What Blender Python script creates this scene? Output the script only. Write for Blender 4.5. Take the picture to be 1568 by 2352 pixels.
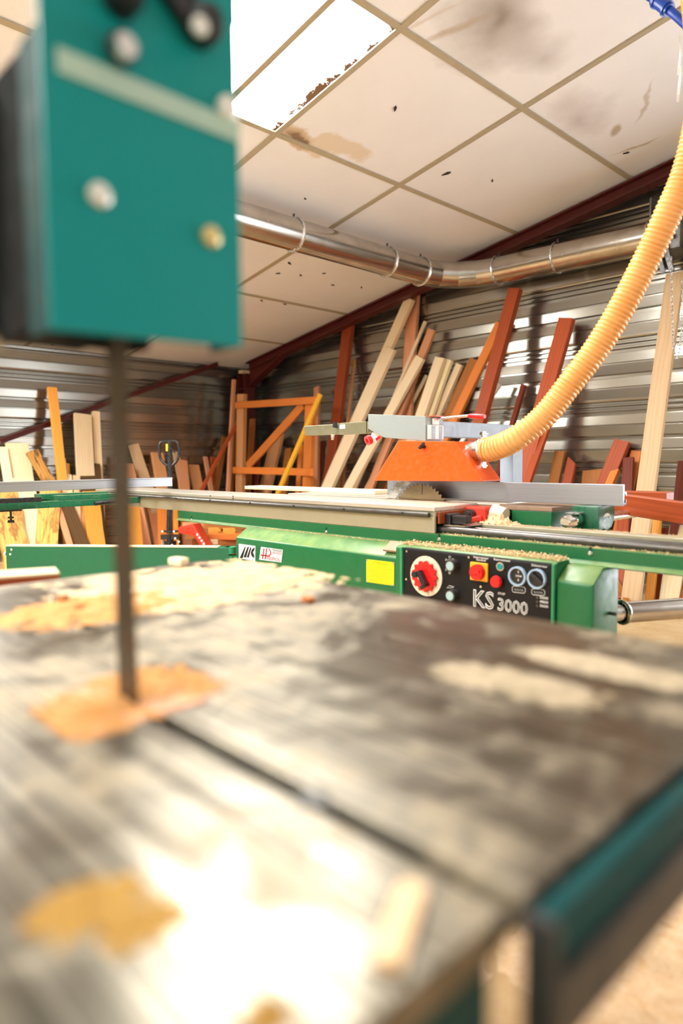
import bpy, bmesh, math, random
from mathutils import Vector, Matrix, noise
for o in list(bpy.data.objects): bpy.data.objects.remove(o)
random.seed(7)
SC = bpy.context.scene
COL = SC.collection

# ---------------------------------------------------------------- camera
FPX, H = 1568.0, 1.06
PITCH, ROLL, YAW = 0.0761337696, 0.00865541145, 0.768439319
CAM = Vector((0, 0, H))
_f = Vector((math.sin(YAW)*math.cos(PITCH), math.cos(YAW)*math.cos(PITCH), -math.sin(PITCH)))
_r0 = Vector((math.cos(YAW), -math.sin(YAW), 0)); _d0 = _f.cross(_r0)
CR = math.cos(ROLL)*_r0 + math.sin(ROLL)*_d0
CD = -math.sin(ROLL)*_r0 + math.cos(ROLL)*_d0
CF = _f
cam = bpy.data.cameras.new('camera'); camo = bpy.data.objects.new('camera', cam); COL.objects.link(camo)
cam.sensor_fit = 'VERTICAL'; cam.sensor_height = 36; cam.sensor_width = 24; cam.lens = 24
cam.clip_start = .02
cam.dof.use_dof = True; cam.dof.focus_distance = 3.7; cam.dof.aperture_fstop = 1.4
m = Matrix.Identity(4)
for i, v in enumerate((CR, -CD, -CF)):
    for k in range(3): m[k][i] = v[k]
m.translation = CAM
camo.matrix_world = m
SC.camera = camo

# ---------------------------------------------------------------- world, light, exposure
W = bpy.data.worlds.new('world'); SC.world = W; W.use_nodes = True
W.node_tree.nodes['Background'].inputs[0].default_value = (.9, .95, 1, 1)
W.node_tree.nodes['Background'].inputs[1].default_value = 1.2
SKY_POWER = 52.0
def area(name, loc, target, sx, sy, power, color=(1, .97, .92)):
    l = bpy.data.lights.new(name, 'AREA'); l.shape = 'RECTANGLE'; l.size = sx; l.size_y = sy; l.energy = power; l.color = color
    o = bpy.data.objects.new(name, l); COL.objects.link(o); o.location = loc
    o.rotation_euler = (Vector(target)-Vector(loc)).to_track_quat('-Z', 'Y').to_euler()
    return o
area('added_fill_near_opening', (0.2, -5.9, 1.75), (0.2, 0, 1.75), 4.2, 3.2, 34)  # added fill lamp behind the camera; the door here is assumed
area('added_fill_rear_opening', (-4.9, .6, 1.3), (0, 1.5, 1.3), 4.0, 2.2, 60, (.97, .98, 1))  # added lamp to brighten the room from the rear wall; its door is assumed
area('daylight_through_right_door', (5.90, -1.1, 1.3), (0, -1.1, 1.3), 3.2, 2.4, 190, (.96, .98, 1))
SC.view_settings.view_transform = 'Standard'; SC.view_settings.look = 'None'
SC.view_settings.gamma = 1.0; SC.view_settings.use_curve_mapping = False
SC.view_settings.exposure = -0.2

# ---------------------------------------------------------------- geometry helpers
def ray(x, y): return CF + CR*((x-784)/FPX) + CD*((y-1176)/FPX)
def at(x, y, ax, val):            # where the sight line of a photo point meets a world plane
    d = ray(x, y); return CAM + d*((val-CAM[ax])/d[ax])
def deep(x, y, d): return CAM + ray(x, y)*d
def proj(p):
    v = p-CAM; z = v.dot(CF); return Vector((784+FPX*v.dot(CR)/z, 1176+FPX*v.dot(CD)/z))
def ortho(a):
    a = a.normalized(); t = Vector((0, 0, 1)) if abs(a.z) < .9 else Vector((1, 0, 0))
    u = a.cross(t).normalized(); return u, a.cross(u)
def box(bm, lo, hi):
    lo, hi = Vector(lo), Vector(hi)
    vs = [bm.verts.new((x, y, z)) for z in (lo.z, hi.z) for y in (lo.y, hi.y) for x in (lo.x, hi.x)]
    for f in ((0, 2, 3, 1), (4, 5, 7, 6), (0, 1, 5, 4), (2, 6, 7, 3), (0, 4, 6, 2), (1, 3, 7, 5)): bm.faces.new([vs[i] for i in f])
def obox(bm, p0, p1, side, w, t):     # bar from p0 to p1, w along side, t along the third axis
    p0, p1, side = Vector(p0), Vector(p1), Vector(side); a = (p1-p0).normalized(); s = (side-a*side.dot(a)).normalized(); n = a.cross(s)
    vs = [bm.verts.new(p+s*(i*w/2)+n*(j*t/2)) for p in (p0, p1) for j in (-1, 1) for i in (-1, 1)]
    for f in ((0, 2, 3, 1), (4, 5, 7, 6), (0, 1, 5, 4), (2, 6, 7, 3), (0, 4, 6, 2), (1, 3, 7, 5)): bm.faces.new([vs[i] for i in f])
def tube(bm, pts, rad, seg=16, caps=True, closed=False):
    pts = [Vector(p) for p in pts]; n = len(pts); rings = []; u = None
    for i, p in enumerate(pts):
        if closed: a = pts[(i+1) % n]-pts[i-1]
        else: a = pts[min(i+1, n-1)]-pts[max(i-1, 0)]
        a.normalize()
        if u is None: u, _ = ortho(a)
        u = (u-a*u.dot(a)).normalized(); v = a.cross(u)
        r = rad[i] if isinstance(rad, (list, tuple)) else rad
        rings.append([bm.verts.new(p+(u*math.cos(2*math.pi*k/seg)+v*math.sin(2*math.pi*k/seg))*r) for k in range(seg)])
    for i in range(n if closed else n-1):
        A, B = rings[i], rings[(i+1) % n]
        for k in range(seg): bm.faces.new((A[k], A[(k+1) % seg], B[(k+1) % seg], B[k]))
    if caps and not closed:
        bm.faces.new(rings[0][::-1]); bm.faces.new(rings[-1])
def cyl(bm, p0, p1, r, r1=None, seg=20): tube(bm, [p0, p1], [r, r if r1 is None else r1], seg)
def ring(bm, c, axis, R, r, seg=24, s2=8):
    u, v = ortho(Vector(axis)); c = Vector(c)
    tube(bm, [c+u*(R*math.cos(2*math.pi*k/seg))+v*(R*math.sin(2*math.pi*k/seg)) for k in range(seg)], r, s2, closed=True)
def pipe(bm, p0, p1, ro, ri, seg=28):   # hollow cylinder
    p0, p1 = Vector(p0), Vector(p1); u, v = ortho(p1-p0)
    R = [[bm.verts.new(p+(u*math.cos(2*math.pi*k/seg)+v*math.sin(2*math.pi*k/seg))*r) for k in range(seg)] for p, r in ((p0, ro), (p1, ro), (p1, ri), (p0, ri))]
    for i in range(4):
        A, B = R[i], R[(i+1) % 4]
        for k in range(seg): bm.faces.new((A[k], A[(k+1) % seg], B[(k+1) % seg], B[k]))
def prism(bm, poly, vec):
    poly = [Vector(p) for p in poly]; vec = Vector(vec)
    A = [bm.verts.new(p) for p in poly]; B = [bm.verts.new(p+vec) for p in poly]; n = len(A)
    bm.faces.new(A[::-1]); bm.faces.new(B)
    for i in range(n): bm.faces.new((A[i], A[(i+1) % n], B[(i+1) % n], B[i]))
def disc_poly(c, u, v, r, n, teeth=0, depth=0):
    out = []
    for k in range(n):
        a = 2*math.pi*k/n; rr = r-(depth*(.5-.5*math.cos(teeth*a)) if teeth else 0)
        out.append(Vector(c)+Vector(u)*rr*math.cos(a)+Vector(v)*rr*math.sin(a))
    return out
def curve_pts(pts, n):                  # Catmull-Rom through points
    pts = [Vector(p) for p in pts]; P = [pts[0]*2-pts[1]]+pts+[pts[-1]*2-pts[-2]]; out = []
    for i in range(1, len(P)-2):
        for k in range(n):
            t = k/n; a, b, c, d = P[i-1:i+3]
            out.append(.5*((2*b)+(c-a)*t+(2*a-5*b+4*c-d)*t*t+(3*b-a-3*c+d)*t**3))
    out.append(pts[-1]); return out
def wloc(o):
    v = Vector((0, 0, 0))
    while o: v += o.location; o = o.parent
    return v
def obj(name, bm, mat, parent=None, smooth=False, bevel=0, origin=None):
    bmesh.ops.recalc_face_normals(bm, faces=bm.faces)
    if bevel: bmesh.ops.bevel(bm, geom=[e for e in bm.edges if e.calc_face_angle(0) > .6], offset=bevel, segments=2, affect='EDGES', profile=.6, clamp_overlap=True)
    o_ = wloc(parent) if parent else (Vector(origin) if origin is not None else Vector((0, 0, 0)))
    bmesh.ops.translate(bm, verts=bm.verts, vec=-o_)
    me = bpy.data.meshes.new(name); bm.to_mesh(me); bm.free()
    if smooth:
        for p in me.polygons: p.use_smooth = True
        try: me.set_sharp_from_angle(angle=math.radians(40))
        except Exception: pass
    o = bpy.data.objects.new(name, me); COL.objects.link(o); me.materials.append(M[mat] if isinstance(mat, str) else mat)
    if parent: o.parent = parent
    else: o.location = o_
    return o
def mk(name, mat, parent, fn, smooth=False, bevel=0, origin=None):
    bm = bmesh.new(); fn(bm); return obj(name, bm, mat, parent, smooth, bevel, origin)
def tag(o, label, cat, group=None):
    o['label'] = label; o['category'] = cat
    if group: o['group'] = group
    return o
def thing(name, label, cat, loc, group=None):
    o = bpy.data.objects.new(name, None); o.empty_display_size = .1; COL.objects.link(o); o.location = loc
    return tag(o, label, cat, group)
def struct(o): o['kind'] = 'structure'; return o
def text(name, s, size, mat, parent, org, right, up, outline=False, align='CENTER', squash=1.0):
    cu = bpy.data.curves.new('t', 'FONT'); cu.body = s; cu.size = size; cu.align_x = align; cu.align_y = 'CENTER'; cu.resolution_u = 2
    if outline: cu.fill_mode = 'NONE'; cu.bevel_depth = size*.022; cu.bevel_resolution = 0
    else: cu.extrude = .0003
    t = bpy.data.objects.new('t', cu); COL.objects.link(t)
    dg = bpy.context.evaluated_depsgraph_get(); me = bpy.data.meshes.new_from_object(t.evaluated_get(dg))
    bpy.data.objects.remove(t); bpy.data.curves.remove(cu)
    right, up = Vector(right).normalized(), Vector(up).normalized(); n = right.cross(up)
    mm = Matrix((( right.x*squash, up.x, n.x, org[0]), (right.y*squash, up.y, n.y, org[1]), (right.z*squash, up.z, n.z, org[2]), (0, 0, 0, 1)))
    me.transform(Matrix.Translation(-wloc(parent)) @ mm); me.materials.clear(); me.materials.append(M[mat])
    o = bpy.data.objects.new(name, me); COL.objects.link(o); o.parent = parent; return o

# ---------------------------------------------------------------- materials
M = {}
def nt(name):
    m = bpy.data.materials.new(name); m.use_nodes = True; M[name] = m
    t = m.node_tree; return t, t.nodes['Principled BSDF']
def N(t, ty, **kw):
    n = t.nodes.new(ty)
    for k, v in kw.items():
        if k in n.inputs: n.inputs[k].default_value = v
        else: setattr(n, k, v)
    return n
def ramp(t, src, stops):
    r = t.nodes.new('ShaderNodeValToRGB'); e = r.color_ramp.elements
    while len(e) < len(stops): e.new(.5)
    for q, (p, c) in zip(e, stops): q.position = p; q.color = (*c, 1) if len(c) == 3 else c
    t.links.new(src, r.inputs[0]); return r.outputs[0]
def mix(t, fac, a, b, mode='MIX'):
    x = t.nodes.new('ShaderNodeMix'); x.data_type = 'RGBA'; x.blend_type = mode
    for s, v in ((x.inputs[0], fac), (x.inputs[6], a), (x.inputs[7], b)):
        if isinstance(v, (float, int)): s.default_value = v
        elif isinstance(v, tuple): s.default_value = (*v, 1)
        else: t.links.new(v, s)
    return x.outputs[2]
def coords(t, kind='Object', scale=(1, 1, 1), loc=(0, 0, 0)):
    c = t.nodes.new('ShaderNodeTexCoord'); mp = t.nodes.new('ShaderNodeMapping')
    mp.inputs['Scale'].default_value = scale; mp.inputs['Location'].default_value = loc
    t.links.new(c.outputs[kind], mp.inputs[0]); return mp.outputs[0]
def wcoords(t, scale=(1, 1, 1)):
    g = t.nodes.new('ShaderNodeNewGeometry'); mp = t.nodes.new('ShaderNodeMapping'); mp.inputs['Scale'].default_value = scale
    t.links.new(g.outputs['Position'], mp.inputs[0]); return mp.outputs[0]
def nz(t, vec, scale, detail=4, rough=.55, dist=0):
    n = N(t, 'ShaderNodeTexNoise', Scale=scale, Detail=detail, Roughness=rough, Distortion=dist); t.links.new(vec, n.inputs['Vector']); return n.outputs['Fac']
def bump(t, b, h, s, d=.01):
    n = N(t, 'ShaderNodeBump', Strength=s, Distance=d); t.links.new(h, n.inputs['Height']); t.links.new(n.outputs[0], b.inputs['Normal'])
def plain(name, col, rough=.5, metal=0, dirt=.25, dirtcol=(.25, .17, .09), scale=18, spec=.5):
    t, b = nt(name); v = coords(t)
    f = nz(t, v, scale, 5, .65)
    c = mix(t, ramp(t, f, [(.52, (0, 0, 0)), (.8, (dirt, dirt, dirt))]), col, dirtcol)
    t.links.new(c, b.inputs['Base Color'])
    b.inputs['Metallic'].default_value = metal; b.inputs['Specular IOR Level'].default_value = spec
    r = ramp(t, nz(t, v, scale*2, 3), [(.3, (max(.02, rough-.08),)*3), (.7, (min(1, rough+.1),)*3)]); t.links.new(r, b.inputs['Roughness'])
    if not metal: bump(t, b, f, .08, .002)
    return t, b
def dusty_lit_tops(name, col, dust):  # upward faces paled: settled sawdust plus top light put into the colour
    m = M[name]; t = m.node_tree; b = t.nodes['Principled BSDF']; src = b.inputs['Base Color'].links[0].from_socket
    g = t.nodes.new('ShaderNodeNewGeometry'); sx = t.nodes.new('ShaderNodeSeparateXYZ'); t.links.new(g.outputs['Normal'], sx.inputs[0])
    mu = N(t, 'ShaderNodeMath', operation='MULTIPLY'); t.links.new(ramp(t, sx.outputs[2], [(.3, (0, 0, 0)), (.75, (1, 1, 1))]), mu.inputs[0])
    t.links.new(ramp(t, nz(t, coords(t), 9, 6, .65), [(.35, (dust*.4,)*3), (.65, (dust,)*3)]), mu.inputs[1])
    t.links.new(mix(t, mu.outputs[0], src, col), b.inputs['Base Color'])
plain('teal_paint', (.0, .27, .265), .5, spec=.25, scale=9, dirt=.12, dirtcol=(.02, .2, .2))
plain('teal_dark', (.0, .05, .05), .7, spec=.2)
plain('teal_scuffed', (.42, .60, .50), .6, scale=12, dirt=.3, dirtcol=(.1, .4, .35))
plain('green_paint', (.002, .125, .038), .38, scale=14, dirt=.25, dirtcol=(.01, .06, .018))
plain('green_cast', (.006, .11, .05), .32, scale=30, dirt=.2, dirtcol=(.3, .4, .2))
plain('green_arm', (.0, .12, .048), .42, scale=11, dirt=.2, dirtcol=(.03, .07, .02))
plain('green_hinge', (.02, .24, .10), .45)
plain('orange_paint', (.70, .085, .003), .36, scale=26, dirt=.10, dirtcol=(.8, .4, .2))
plain('grey_paint', (.27, .31, .31), .42, dirt=.15)
plain('grey_blue', (.30, .37, .45), .4, dirt=.15)

plain('carriage_alu', (.40, .36, .25), .45, .4, .25, (.26, .22, .14), scale=7)
plain('olive_steel', (.26, .25, .155), .38, .6, .3, (.2, .18, .1))
plain('zinc', (.72, .73, .72), .25, 1, .15, (.3, .3, .3))
plain('chrome', (.8, .78, .74), .12, 1, .1)
plain('dark_steel', (.09, .085, .08), .35, .7)
plain('black_plastic', (.012, .012, .014), .35, dirt=.06)
plain('black_paint', (.014, .014, .016), .28, dirt=.1)
plain('panel_black', (.006, .006, .007), .5, dirt=.06, dirtcol=(.03, .028, .025), spec=.25)
plain('red_plastic', (.72, .008, .01), .32, dirt=.05)
plain('red_paint', (.68, .035, .015), .38, dirt=.12)
plain('yellow_plastic', (.90, .42, .01), .4, dirt=.05)
plain('yellow_notice', (.92, .80, .0), .5, dirt=.04)
plain('notice_ink', (.30, .26, .0), .6, dirt=0)
plain('white_print', (.86, .86, .84), .5, dirt=.03)
plain('black_print', (.008, .008, .008), .5, dirt=0)
plain('red_print', (.60, .01, .015), .5, dirt=0)
plain('cream_plastic', (.72, .62, .48), .4, dirt=.1)
plain('cap_blue', (.34, .50, .52), .4, dirt=.05)
plain('ring_blue', (.36, .50, .66), .3, dirt=.05)
plain('teal_button', (.0, .24, .25), .3, dirt=.05)
plain('red_steel', (.085, .007, .005), .5, dirt=.35, dirtcol=(.06, .01, .008))
plain('blue_hose', (.004, .05, .36), .35, dirt=.05)
plain('white_strip', (.85, .84, .80), .6, dirt=.08)
plain('rust', (.30, .20, .13), .6, .3, .5, (.10, .06, .03))
plain('blade_steel', (.085, .06, .035), .4, .6, .8, (.14, .05, .01), scale=22)
plain('saw_steel', (.30, .23, .14), .30, 1, .5, (.16, .10, .05), scale=2.5)
plain('guide_dark', (.010, .012, .012), .85, dirt=.2, dirtcol=(.10, .05, .02), spec=.1)
plain('rail_dark', (.022, .022, .02), .5, dirt=.2)
plain('bolt_pale', (.80, .82, .74), .3, .3, .1)
plain('bolt_brass', (.70, .58, .26), .35, .5, .1)
plain('chain_steel', (.55, .53, .50), .3, 1, .2)
plain('ceiling_bar', (.40, .35, .25), .55, 0, .25)
plain('sawdust_chip', (.80, .55, .32), .9, dirt=.5, dirtcol=(.55, .25, .1), scale=60, spec=.1)
plain('tear_dark', (.03, .025, .02), .9, dirt=0)

dusty_lit_tops('green_paint', (.34, .40, .12), .5); dusty_lit_tops('green_cast', (.45, .45, .22), .35)
def wood(name, c1, c2, ring=9.0, dark=(.12, .05, .02), spots=.0, rough=.55):
    t, b = nt(name)
    oi = t.nodes.new('ShaderNodeObjectInfo'); tc = t.nodes.new('ShaderNodeTexCoord')
    ad = N(t, 'ShaderNodeVectorMath', operation='ADD'); sc = N(t, 'ShaderNodeVectorMath', operation='SCALE'); sc.inputs['Scale'].default_value = 1
    cmb = t.nodes.new('ShaderNodeCombineXYZ'); mu = N(t, 'ShaderNodeMath', operation='MULTIPLY'); mu.inputs[1].default_value = 37
    t.links.new(oi.outputs['Random'], mu.inputs[0])
    for i in range(3): t.links.new(mu.outputs[0], cmb.inputs[i])
    t.links.new(tc.outputs['Object'], ad.inputs[0]); t.links.new(cmb.outputs[0], ad.inputs[1])
    mp = N(t, 'ShaderNodeMapping'); mp.inputs['Scale'].default_value = (ring, ring, .7); t.links.new(ad.outputs[0], mp.inputs[0])
    w = N(t, 'ShaderNodeTexWave', Scale=1.6, Distortion=5.5, Detail=3); w.inputs['Detail Scale'].default_value = 1.4; w.bands_direction = 'X'
    t.links.new(mp.outputs[0], w.inputs['Vector'])
    mp2 = N(t, 'ShaderNodeMapping'); mp2.inputs['Scale'].default_value = (130, 130, 4); t.links.new(ad.outputs[0], mp2.inputs[0])
    fine = nz(t, mp2.outputs[0], 1, 3)
    c = ramp(t, w.outputs['Fac'], [(.15, c1), (.95, tuple(x*.45+y*.55 for x, y in zip(c1, c2)))])
    c = mix(t, ramp(t, fine, [(.45, (0, 0, 0)), (.75, (.35, .35, .35))]), c, tuple(x*.72 for x in c2))
    if spots:
        mp3 = N(t, 'ShaderNodeMapping'); mp3.inputs['Scale'].default_value = (7, 7, 2.2); t.links.new(ad.outputs[0], mp3.inputs[0])
        c = mix(t, ramp(t, nz(t, mp3.outputs[0], 1.2, 5, .6, 1.6), [(.5, (0, 0, 0)), (.60, (spots,)*3), (.68, (spots*.35,)*3)]), c, dark)
    hs = N(t, 'ShaderNodeHueSaturation'); mr = N(t, 'ShaderNodeMapRange'); mr.inputs['To Min'].default_value = .82; mr.inputs['To Max'].default_value = 1.12
    t.links.new(oi.outputs['Random'], mr.inputs[0]); t.links.new(mr.outputs[0], hs.inputs['Value']); t.links.new(c, hs.inputs['Color'])
    t.links.new(hs.outputs[0], b.inputs['Base Color']); b.inputs['Roughness'].default_value = rough; b.inputs['Specular IOR Level'].default_value = .35
    bump(t, b, fine, .15, .002)
wood('wood_pine', (.86, .70, .46), (.76, .54, .29))
wood('wood_white', (.95, .80, .55), (.86, .64, .38))
wood('wood_oak', (.78, .56, .33), (.70, .45, .24), 6)
wood('wood_pink', (.76, .36, .19), (.62, .25, .11))
wood('wood_tan', (.66, .34, .15), (.54, .24, .09))
wood('wood_orange', (.74, .24, .045), (.60, .16, .025))
wood('wood_honey', (.84, .38, .065), (.76, .29, .04))
wood('wood_yellow', (.90, .50, .03), (.84, .40, .02))
wood('wood_red', (.42, .080, .020), (.29, .045, .012), 7, rough=.42)
wood('wood_darkred', (.20, .032, .010), (.12, .018, .007), 7)
wood('wood_brown', (.40, .15, .032), (.30, .10, .02))
wood('wood_bark', (.62, .32, .08), (.40, .17, .04), 7, (.05, .025, .012), .95)
wood('wood_live', (.80, .46, .13), (.66, .31, .07), 6, (.16, .06, .015), .75)
wood('wood_dark', (.085, .045, .016), (.16, .08, .028), 7)
wood('wood_cream', (.92, .80, .52), (.86, .68, .36), 6)
wood('bark', (.05, .028, .014), (.10, .055, .025), 20)

def brushed(name, col, rough, scale):
    t, b = nt(name); g = nz(t, coords(t, scale=scale), 1, 4, .6); f = nz(t, coords(t), 4, 3)
    t.links.new(ramp(t, g, [(.3, col), (.75, tuple(x*.8 for x in col))]), b.inputs['Base Color']); b.inputs['Metallic'].default_value = 1
    t.links.new(ramp(t, f, [(.3, (rough,)*3), (.75, (rough+.08,)*3)]), b.inputs['Roughness'])
brushed('aluminium', (.42, .46, .52), .34, (160, 2, 160))
brushed('aluminium_x', (.52, .56, .62), .34, (2, 160, 160))
brushed('carriage_top', (.78, .75, .66), .45, (90, 2, 90))
# galvanised / profiled sheet
def sheetmat(name, col, r0, r1):
    t, b = nt(name); v = wcoords(t, (1, 1, 1)); f = nz(t, v, 1.3, 6, .6); g = nz(t, wcoords(t, (1.2, 1.2, 30)), 2, 3)
    f = nz(t, v, .5, 2, .5); c = ramp(t, f, [(.3, col), (.75, tuple(x*.85 for x in col))]); c = mix(t, ramp(t, g, [(.5, (0, 0, 0)), (.85, (.25, .25, .25))]), c, (.30, .25, .18))
    t.links.new(c, b.inputs['Base Color']); b.inputs['Metallic'].default_value = .93
    t.links.new(ramp(t, f, [(.3, (r0,)*3), (.75, (r1,)*3)]), b.inputs['Roughness'])
sheetmat('profiled_sheet', (.40, .39, .35), .19, .26)
def duct():
    t, b = nt('duct_metal'); v = coords(t); f = nz(t, v, 5, 5, .6)
    t.links.new(ramp(t, f, [(.3, (.62, .60, .57)), (.75, (.44, .40, .34))]), b.inputs['Base Color']); b.inputs['Metallic'].default_value = 1
    t.links.new(ramp(t, f, [(.3, (.16,)*3), (.75, (.30,)*3)]), b.inputs['Roughness'])
duct()
def floor_m():
    t, b = nt('floor_sawdust'); v = wcoords(t); f = nz(t, v, 1.6, 8, .65); g = nz(t, v, 60, 4, .7)
    c = ramp(t, f, [(.30, (.34, .20, .08)), (.5, (.50, .34, .165)), (.72, (.62, .48, .27))]); c = mix(t, ramp(t, g, [(.35, (.25,)*3), (.65, (0, 0, 0))]), c, (.45, .22, .07))
    t.links.new(c, b.inputs['Base Color']); b.inputs['Roughness'].default_value = .8; bump(t, b, g, .4, .004)
floor_m()
def table_m():
    t, b = nt('table_steel'); v = coords(t)
    ln = nz(t, coords(t, scale=(210, 1.6, 1)), 1, 2, .5)               # planing marks run along the slot
    f = nz(t, v, 3.2, 7, .66, .4); g = nz(t, v, 13, 6, .7, .3)
    c = ramp(t, ln, [(.36, (.065, .056, .038)), (.64, (.26, .235, .185))])
    dust = ramp(t, mix(t, .5, f, g), [(.50, (0, 0, 0)), (.60, (.6,)*3)])
    c = mix(t, dust, c, (.50, .40, .25))
    t.links.new(c, b.inputs['Base Color'])
    mt = ramp(t, mix(t, .5, f, g), [(.50, (.92,)*3), (.60, (.25,)*3)]); t.links.new(mt, b.inputs['Metallic'])
    t.links.new(ramp(t, mix(t, .5, f, g), [(.46, (.28,)*3), (.6, (.65,)*3)]), b.inputs['Roughness'])
    bump(t, b, ln, .25, .001)
table_m()
def dust_m(name, a, c_, scale):
    t, b = nt(name); v = wcoords(t); f = nz(t, v, scale, 6, .7)
    t.links.new(ramp(t, f, [(.3, a), (.7, c_)]), b.inputs['Base Color']); b.inputs['Roughness'].default_value = .95; b.inputs['Specular IOR Level'].default_value = .1
    bump(t, b, f, .6, .006)
dust_m('sawdust', (.58, .37, .19), (.74, .56, .37), 34)
dust_m('sawdust_orange', (.52, .23, .06), (.64, .36, .16), 26)
dust_m('sawdust_thin', (.34, .28, .19), (.56, .46, .32), 40)
dust_m('sawdust_ochre', (.36, .20, .05), (.46, .28, .08), 30)
def hose_m():
    t, b = nt('hose_plastic'); b.inputs['Base Color'].default_value = (.84, .38, .05, 1); b.inputs['Roughness'].default_value = .25
    b.inputs['Subsurface Weight'].default_value = .25; b.inputs['Subsurface Radius'].default_value = (.02, .01, .004); b.inputs['Subsurface Scale'].default_value = .4
    v = coords(t); t.links.new(ramp(t, nz(t, v, 6, 3), [(.3, (.86, .46, .16)), (.7, (.82, .38, .11))]), b.inputs['Base Color'])
hose_m()
def blobs(t, col, spots):                # water marks and soot with shapes of their own, at world places
    g = t.nodes.new('ShaderNodeNewGeometry'); wob = N(t, 'ShaderNodeTexNoise', Scale=3.2, Detail=5)
    t.links.new(g.outputs['Position'], wob.inputs['Vector'])
    sub = N(t, 'ShaderNodeVectorMath', operation='SUBTRACT'); sub.inputs[1].default_value = (.5, .5, .5); t.links.new(wob.outputs['Color'], sub.inputs[0])
    for (x, y, sx, sy, ang, c, st, wv, soft) in spots:
        s = N(t, 'ShaderNodeVectorMath', operation='SCALE'); s.inputs['Scale'].default_value = wv; t.links.new(sub.outputs[0], s.inputs[0])
        a = N(t, 'ShaderNodeVectorMath', operation='ADD'); t.links.new(g.outputs['Position'], a.inputs[0]); t.links.new(s.outputs[0], a.inputs[1])
        b = N(t, 'ShaderNodeVectorMath', operation='SUBTRACT'); b.inputs[1].default_value = (x, y, 0); t.links.new(a.outputs[0], b.inputs[0])
        mp = N(t, 'ShaderNodeMapping', vector_type='TEXTURE'); mp.inputs['Rotation'].default_value = (0, 0, ang); mp.inputs['Scale'].default_value = (sx, sy, 1e6)
        t.links.new(b.outputs[0], mp.inputs[0])
        ln = N(t, 'ShaderNodeVectorMath', operation='LENGTH'); t.links.new(mp.outputs[0], ln.inputs[0])
        col = mix(t, ramp(t, ln.outputs['Value'], [(1-soft, (st,)*3), (1.0, (0, 0, 0))]), col, c)
    return col

# ================================================================ the shed
WX, WY, RIDGE, XR, YN = 5.8, 7.8, -1.0, -5.0, -6.0
def cz(y): return 2.32-.172*(y-WY) if y >= RIDGE else 2.32-.172*(RIDGE-WY)+.172*(y-RIDGE)
def ceil_at(px, py):
    d = ray(px, py); t = (2.32+.172*WY-H)/(d.z+.172*d.y); return CAM+d*t
def ceiling_m():
    t, b = nt('ceiling_board'); v = wcoords(t)
    c = ramp(t, nz(t, v, 1.1, 5), [(.3, (.84, .86, .92)), (.75, (.76, .77, .83))])
    c = mix(t, ramp(t, nz(t, v, 22, 5, .7), [(.62, (0, 0, 0)), (.8, (.35,)*3)]), c, (.62, .55, .48))
    S = []
    def sp(px, py, sx, sy, ang, col, st, wv=.25, soft=.6):
        p = ceil_at(px, py); S.append((p.x, p.y, sx, sy, ang, col, st, wv, soft))
    sp(1130, 60, .42, .30, .5, (.17, .13, .09), .80, .35, .95)
    sp(1240, 130, .26, .18, 0, (.22, .18, .16), .45, .3, .95)
    sp(1330, 265, .34, .22, .3, (.32, .25, .25), .5, .4, .95)
    sp(1040, 70, .03, .22, .55, (.42, .34, .25), .7, .2, .7)
    sp(985, 40, .02, .2, .55, (.52, .44, .36), .5, .2, .7)
    sp(680, 315, .20, .10, .2, (.50, .34, .18), .8, .4, .35)
    sp(770, 345, .30, .12, -.2, (.66, .54, .38), .7, .5, .3)
    sp(690, 318, .13, .05, .2, (.16, .09, .04), .8, .35, .4)
    sp(1410, 300, .09, .05, .6, (.40, .31, .20), .8, .2, .5)
    sp(1465, 335, .03, .20, .15, (.45, .36, .25), .75, .25, .6)
    sp(1480, 235, .02, .26, -.95, (.45, .38, .30), .6, .2, .6)
    c = blobs(t, c, S); t.links.new(c, b.inputs['Base Color']); b.inputs['Roughness'].default_value = .75
ceiling_m()
def sky_m():
    t, b = nt('rooflight_sheet'); v = wcoords(t)
    p0, p1 = ceil_at(640, 295), ceil_at(920, 72)
    c = mix(t, 0.0, (1.0, .985, .95), (1, 1, 1)); g = t.nodes.new('ShaderNodeNewGeometry'); sx = t.nodes.new('ShaderNodeSeparateXYZ'); t.links.new(g.outputs['Position'], sx.inputs[0])
    ed = N(t, 'ShaderNodeMapRange'); ed.inputs['From Min'].default_value = 2.52; ed.inputs['From Max'].default_value = 2.76; t.links.new(sx.outputs[0], ed.inputs[0])
    mu = N(t, 'ShaderNodeMath', operation='MULTIPLY'); t.links.new(ed.outputs[0], mu.inputs[0]); t.links.new(nz(t, v, 7, 7, .72, .6), mu.inputs[1])
    moss = ramp(t, mu.outputs[0], [(.24, (0, 0, 0)), (.33, (.55,)*3), (.46, (1, 1, 1))]); c = mix(t, moss, c, (.0045, .0016, .0003))
    t.links.new(c, b.inputs['Emission Color']); t.links.new(c, b.inputs['Base Color']); b.inputs['Emission Strength'].default_value = SKY_POWER
sky_m()
plain('plain_wall', (.46, .40, .33), .8, dirt=.3)

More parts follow.
